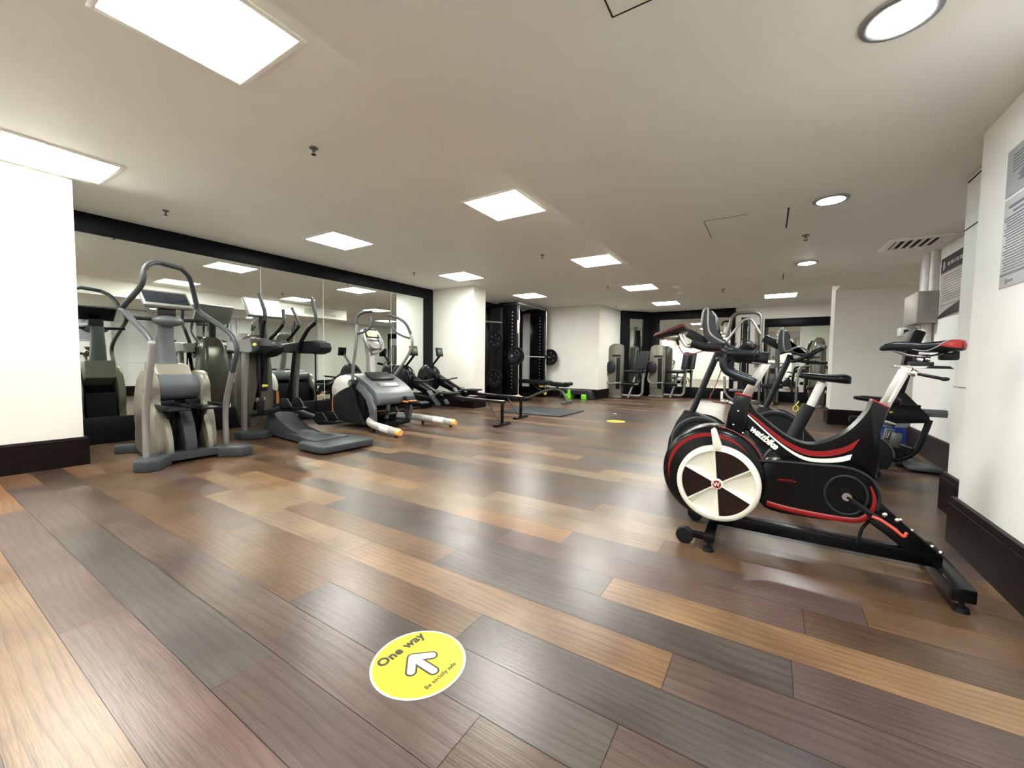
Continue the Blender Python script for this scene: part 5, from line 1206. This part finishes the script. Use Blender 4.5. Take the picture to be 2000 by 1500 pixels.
# ================================================================== LEG MACHINES
def leg_machine(x, y, ang, br_, label):
    """tower at the origin, seat to its right (+x)"""
    R = thing('leg_machine', label, 'leg machine', (x, y, 0), 'leg machines')
    T = Matrix.Translation((x, y, 0)) @ Matrix.Rotation(ang, 4, 'Z')
    def mm(): q = M(); q.T = T; return q
    SH = mat('light taupe shell plastic', (0.17, 0.165, 0.135), 0.3, 0.1, var=0.03)
    mm().prism([(-0.17, 0.05), (-0.20, 0.6), (-0.20, 1.30), (-0.16, 1.44), (-0.06, 1.50), (0.10, 1.50), (0.18, 1.46), (0.20, 1.36), (0.20, 0.05)], 'y', -0.12, 0.12, 0.035).done('tower', SH, R)
    mm().box(0.05, 0.16, -0.128, -0.118, 0.25, 1.12, 0.004).done('weight_slot', BLACKM, R)
    mm().box(-0.07, 0.17, -0.126, -0.119, 1.14, 1.20, 0.004).done('badge', CHAR, R)
    mm().tube([(-0.22, -0.14, 1.02), (-0.38, -0.20, 1.02)], 0.035, 12).done('lever_pivot', SILVER, R)
    mm().prism(catmull2([(-0.42, 0.75), (-0.44, 1.05), (-0.38, 1.28), (-0.28, 1.30), (-0.24, 1.1), (-0.26, 0.8), (-0.30, 0.55), (-0.36, 0.55)], 3), 'y', -0.20, -0.13, 0.02).done('cam_cover', SH, R, sharp=0.9)
    mm().ball((-0.10, -0.17, 0.85), (0.13, 0.06, 0.17)).done('counterweight', CHAR, R, sharp=2)
    mm().tube(catmull([(-0.18, -0.18, 0.70), (-0.20, -0.18, 0.50), (-0.10, -0.20, 0.40), (0.10, -0.20, 0.42), (0.30, -0.2, 0.43)], 5), 0.024, 10).done('lever_arm', SILVER, R)
    mm().box(0.30, 0.78, -0.26, 0.20, 0.70, 0.78, 0.025).done('seat', VINYL, R)
    T2 = T @ Matrix.Translation((0.70, 0.0, 0.80)) @ Matrix.Rotation(br_, 4, 'Z') @ Matrix.Rotation(0.14, 4, 'Y')
    q = M(); q.T = T2; q.box(-0.03, 0.05, -0.22, 0.22, 0.0, 0.50, 0.03); q.done('backrest', VINYLG, R)
    q = M(); q.T = T2; q.box(0.045, 0.075, -0.05, 0.05, -0.15, 0.45, 0.01); q.done('backrest_post', SILVER, R)
    q = mm().tube([(0.24, -0.22, 0.40), (0.60, -0.22, 0.40)], 0.055, 16).done('leg_roller', VINYL, R)
    mm().tube([(0.60, -0.22, 0.40), (0.68, -0.22, 0.42), (0.66, 0.0, 0.55)], 0.016, 8).done('roller_rod', CHROME, R)
    mm().tube(fillet([(0.15, 0.0, 0.08), (0.68, 0.0, 0.08), (0.74, 0.0, 0.16), (0.76, 0.0, 0.70)], 0.1), 0.035, 12).done('frame', SILVER, R)
    mm().tube([(0.42, -0.22, 0.03), (0.52, -0.16, 0.36), (0.56, 0.0, 0.70)], 0.028, 10).done('front_leg', SILVER, R)
    mm().box(-0.20, 0.22, -0.16, 0.16, 0.0, 0.06, 0.015).done('base', SILVERD, R)
    return R
leg_machine(-3.60, 11.15, 0.0, 0.75, 'leg machine with a grey green backrest, in front of the angled corner')
leg_machine(-2.70, 12.10, 0.0, 0.35, 'leg machine in front of the wide far end mirror')

def multi_gym():
    R = thing('multi_gym', 'tall silver multi gym frame with bent top arms, against the far white pier', 'multi gym', (-0.55, 11.9, 0))
    Y = 11.85
    for dy in (-0.28, 0.0):
        M().tube(fillet([(-0.93, Y + dy, 1.65), (-0.82, Y + dy, 2.16), (-0.70, Y + dy, 2.26), (-0.30, Y + dy, 2.26), (-0.18, Y + dy, 2.16), (-0.16, Y + dy, 0.05)], 0.10), 0.032, 12).done('outer_arch', SILVERD, R)
    M().tube(fillet([(-0.94, Y - 0.3, 1.50), (-0.58, Y - 0.3, 2.06), (-0.40, Y - 0.3, 2.10), (-0.18, Y - 0.3, 1.70)], 0.08), 0.03, 12).done('press_arm', SILVER, R)
    M().tube(fillet([(-1.05, Y - 0.25, 1.95), (-1.0, Y - 0.25, 2.05), (-0.80, Y - 0.2, 2.05)], 0.05), 0.025, 10).done('pull_grip', BLACKM, R)
    M().box(-0.62, -0.42, Y - 0.05, Y + 0.15, 0.20, 2.15, 0.01).done('weight_housing', BLACKM, R)
    for x in (-0.58, -0.46): M().cyl((x, Y - 0.08, 0.2), (x, Y - 0.08, 2.1), 0.012, seg=10).done('guide_rod', CHROME, R)
    M().box(-0.64, -0.40, Y - 0.16, Y - 0.06, 0.20, 0.75, 0.01).done('weight_stack', CHAR, R)
    M().tube(fillet([(-0.92, Y - 0.35, 0.66), (-0.90, Y - 0.35, 0.25), (-0.75, Y - 0.35, 0.08), (-0.20, Y - 0.2, 0.06)], 0.12), 0.032, 12).done('lower_frame', SILVER, R)
    M().box(-0.80, -0.42, Y - 0.62, Y - 0.30, 0.30, 0.36, 0.02).done('step_pad', SILVERD, R)
    M().box(-0.80, -0.35, Y - 0.55, Y - 0.22, 0.55, 0.64, 0.03).done('knee_pad', VINYL, R)
    M().prism([(-0.52, 1.36), (-0.30, 1.30), (-0.24, 1.42), (-0.34, 1.52), (-0.58, 1.62)], 'y', Y - 0.42, Y - 0.30, 0.02).done('elbow_pad', VINYL, R)
    M().tube([(-0.70, Y - 0.35, 1.50), (-0.80, Y - 0.4, 1.20), (-0.62, Y - 0.4, 1.0)], 0.02, 10).done('dip_handle', BLACKM, R)
    M().box(-0.75, -0.10, Y - 0.25, Y + 0.25, 0.0, 0.05, 0.01).done('base', SILVERD, R)
    M().prism([(-0.32, 1.95), (-0.20, 1.98), (-0.12, 1.2), (-0.13, 0.9), (-0.30, 0.9)], 'y', Y + 0.1, Y + 0.16, 0.01).done('back_cover', CREAM, R)
    return R
multi_gym()
def weight_tower(x, y, label, aw):
    R = thing('weight_tower', label, 'weight machine', (x, y, 0), 'weight towers')
    M().loft([rsec3(x, y, 0.0, 0.16, 0.20), rsec3(x, y, 0.5, 0.155, 0.20), rsec3(x, y, 1.40, 0.14, 0.18), rsec3(x, y, 1.56, 0.10, 0.12), rsec3(x, y, 1.62, 0.04, 0.05)]).done('tower', TAUPE, R, sharp=0.8)
    M().box(x - 0.05, x + 0.05, y - 0.212, y - 0.195, 0.2, 1.45, 0.006).done('front_strip', SILVERD, R)
    M().ball((x, y - 0.213, 1.15), (0.022, 0.004, 0.022)).done('badge', BLACKM, R, sharp=2)
    for sg in (-1, 1):
        M().tube(fillet([(x + sg * 0.13, y - 0.05, 0.95), (x + sg * (aw - 0.04), y - 0.15, 0.92), (x + sg * aw, y - 0.3, 0.5), (x + sg * aw, y - 0.3, 0.05)], 0.1), 0.03, 12).done('arm_frame', SILVERD, R)
        M().tube([(x + sg * (aw - 0.10), y - 0.35, 0.80), (x + sg * (aw - 0.10), y - 0.60, 0.84)], 0.05, 14).done('arm_pad', VINYL, R)
    M().box(x - 0.22, x + 0.22, y - 0.75, y - 0.35, 0.42, 0.50, 0.02).done('seat', VINYL, R)
    M().box(x - 0.05, x + 0.05, y - 0.7, y, 0.0, 0.08, 0.01).box(x - 0.03, x + 0.03, y - 0.58, y - 0.52, 0.08, 0.43, 0.005).done('base', SILVERD, R)
    return R
weight_tower(0.98, 11.9, 'tall taupe weight machine tower nearest the edge of the right white wall', 0.40)
weight_tower(0.09, 12.05, 'shorter looking taupe weight tower right beside the white far pier', 0.12)
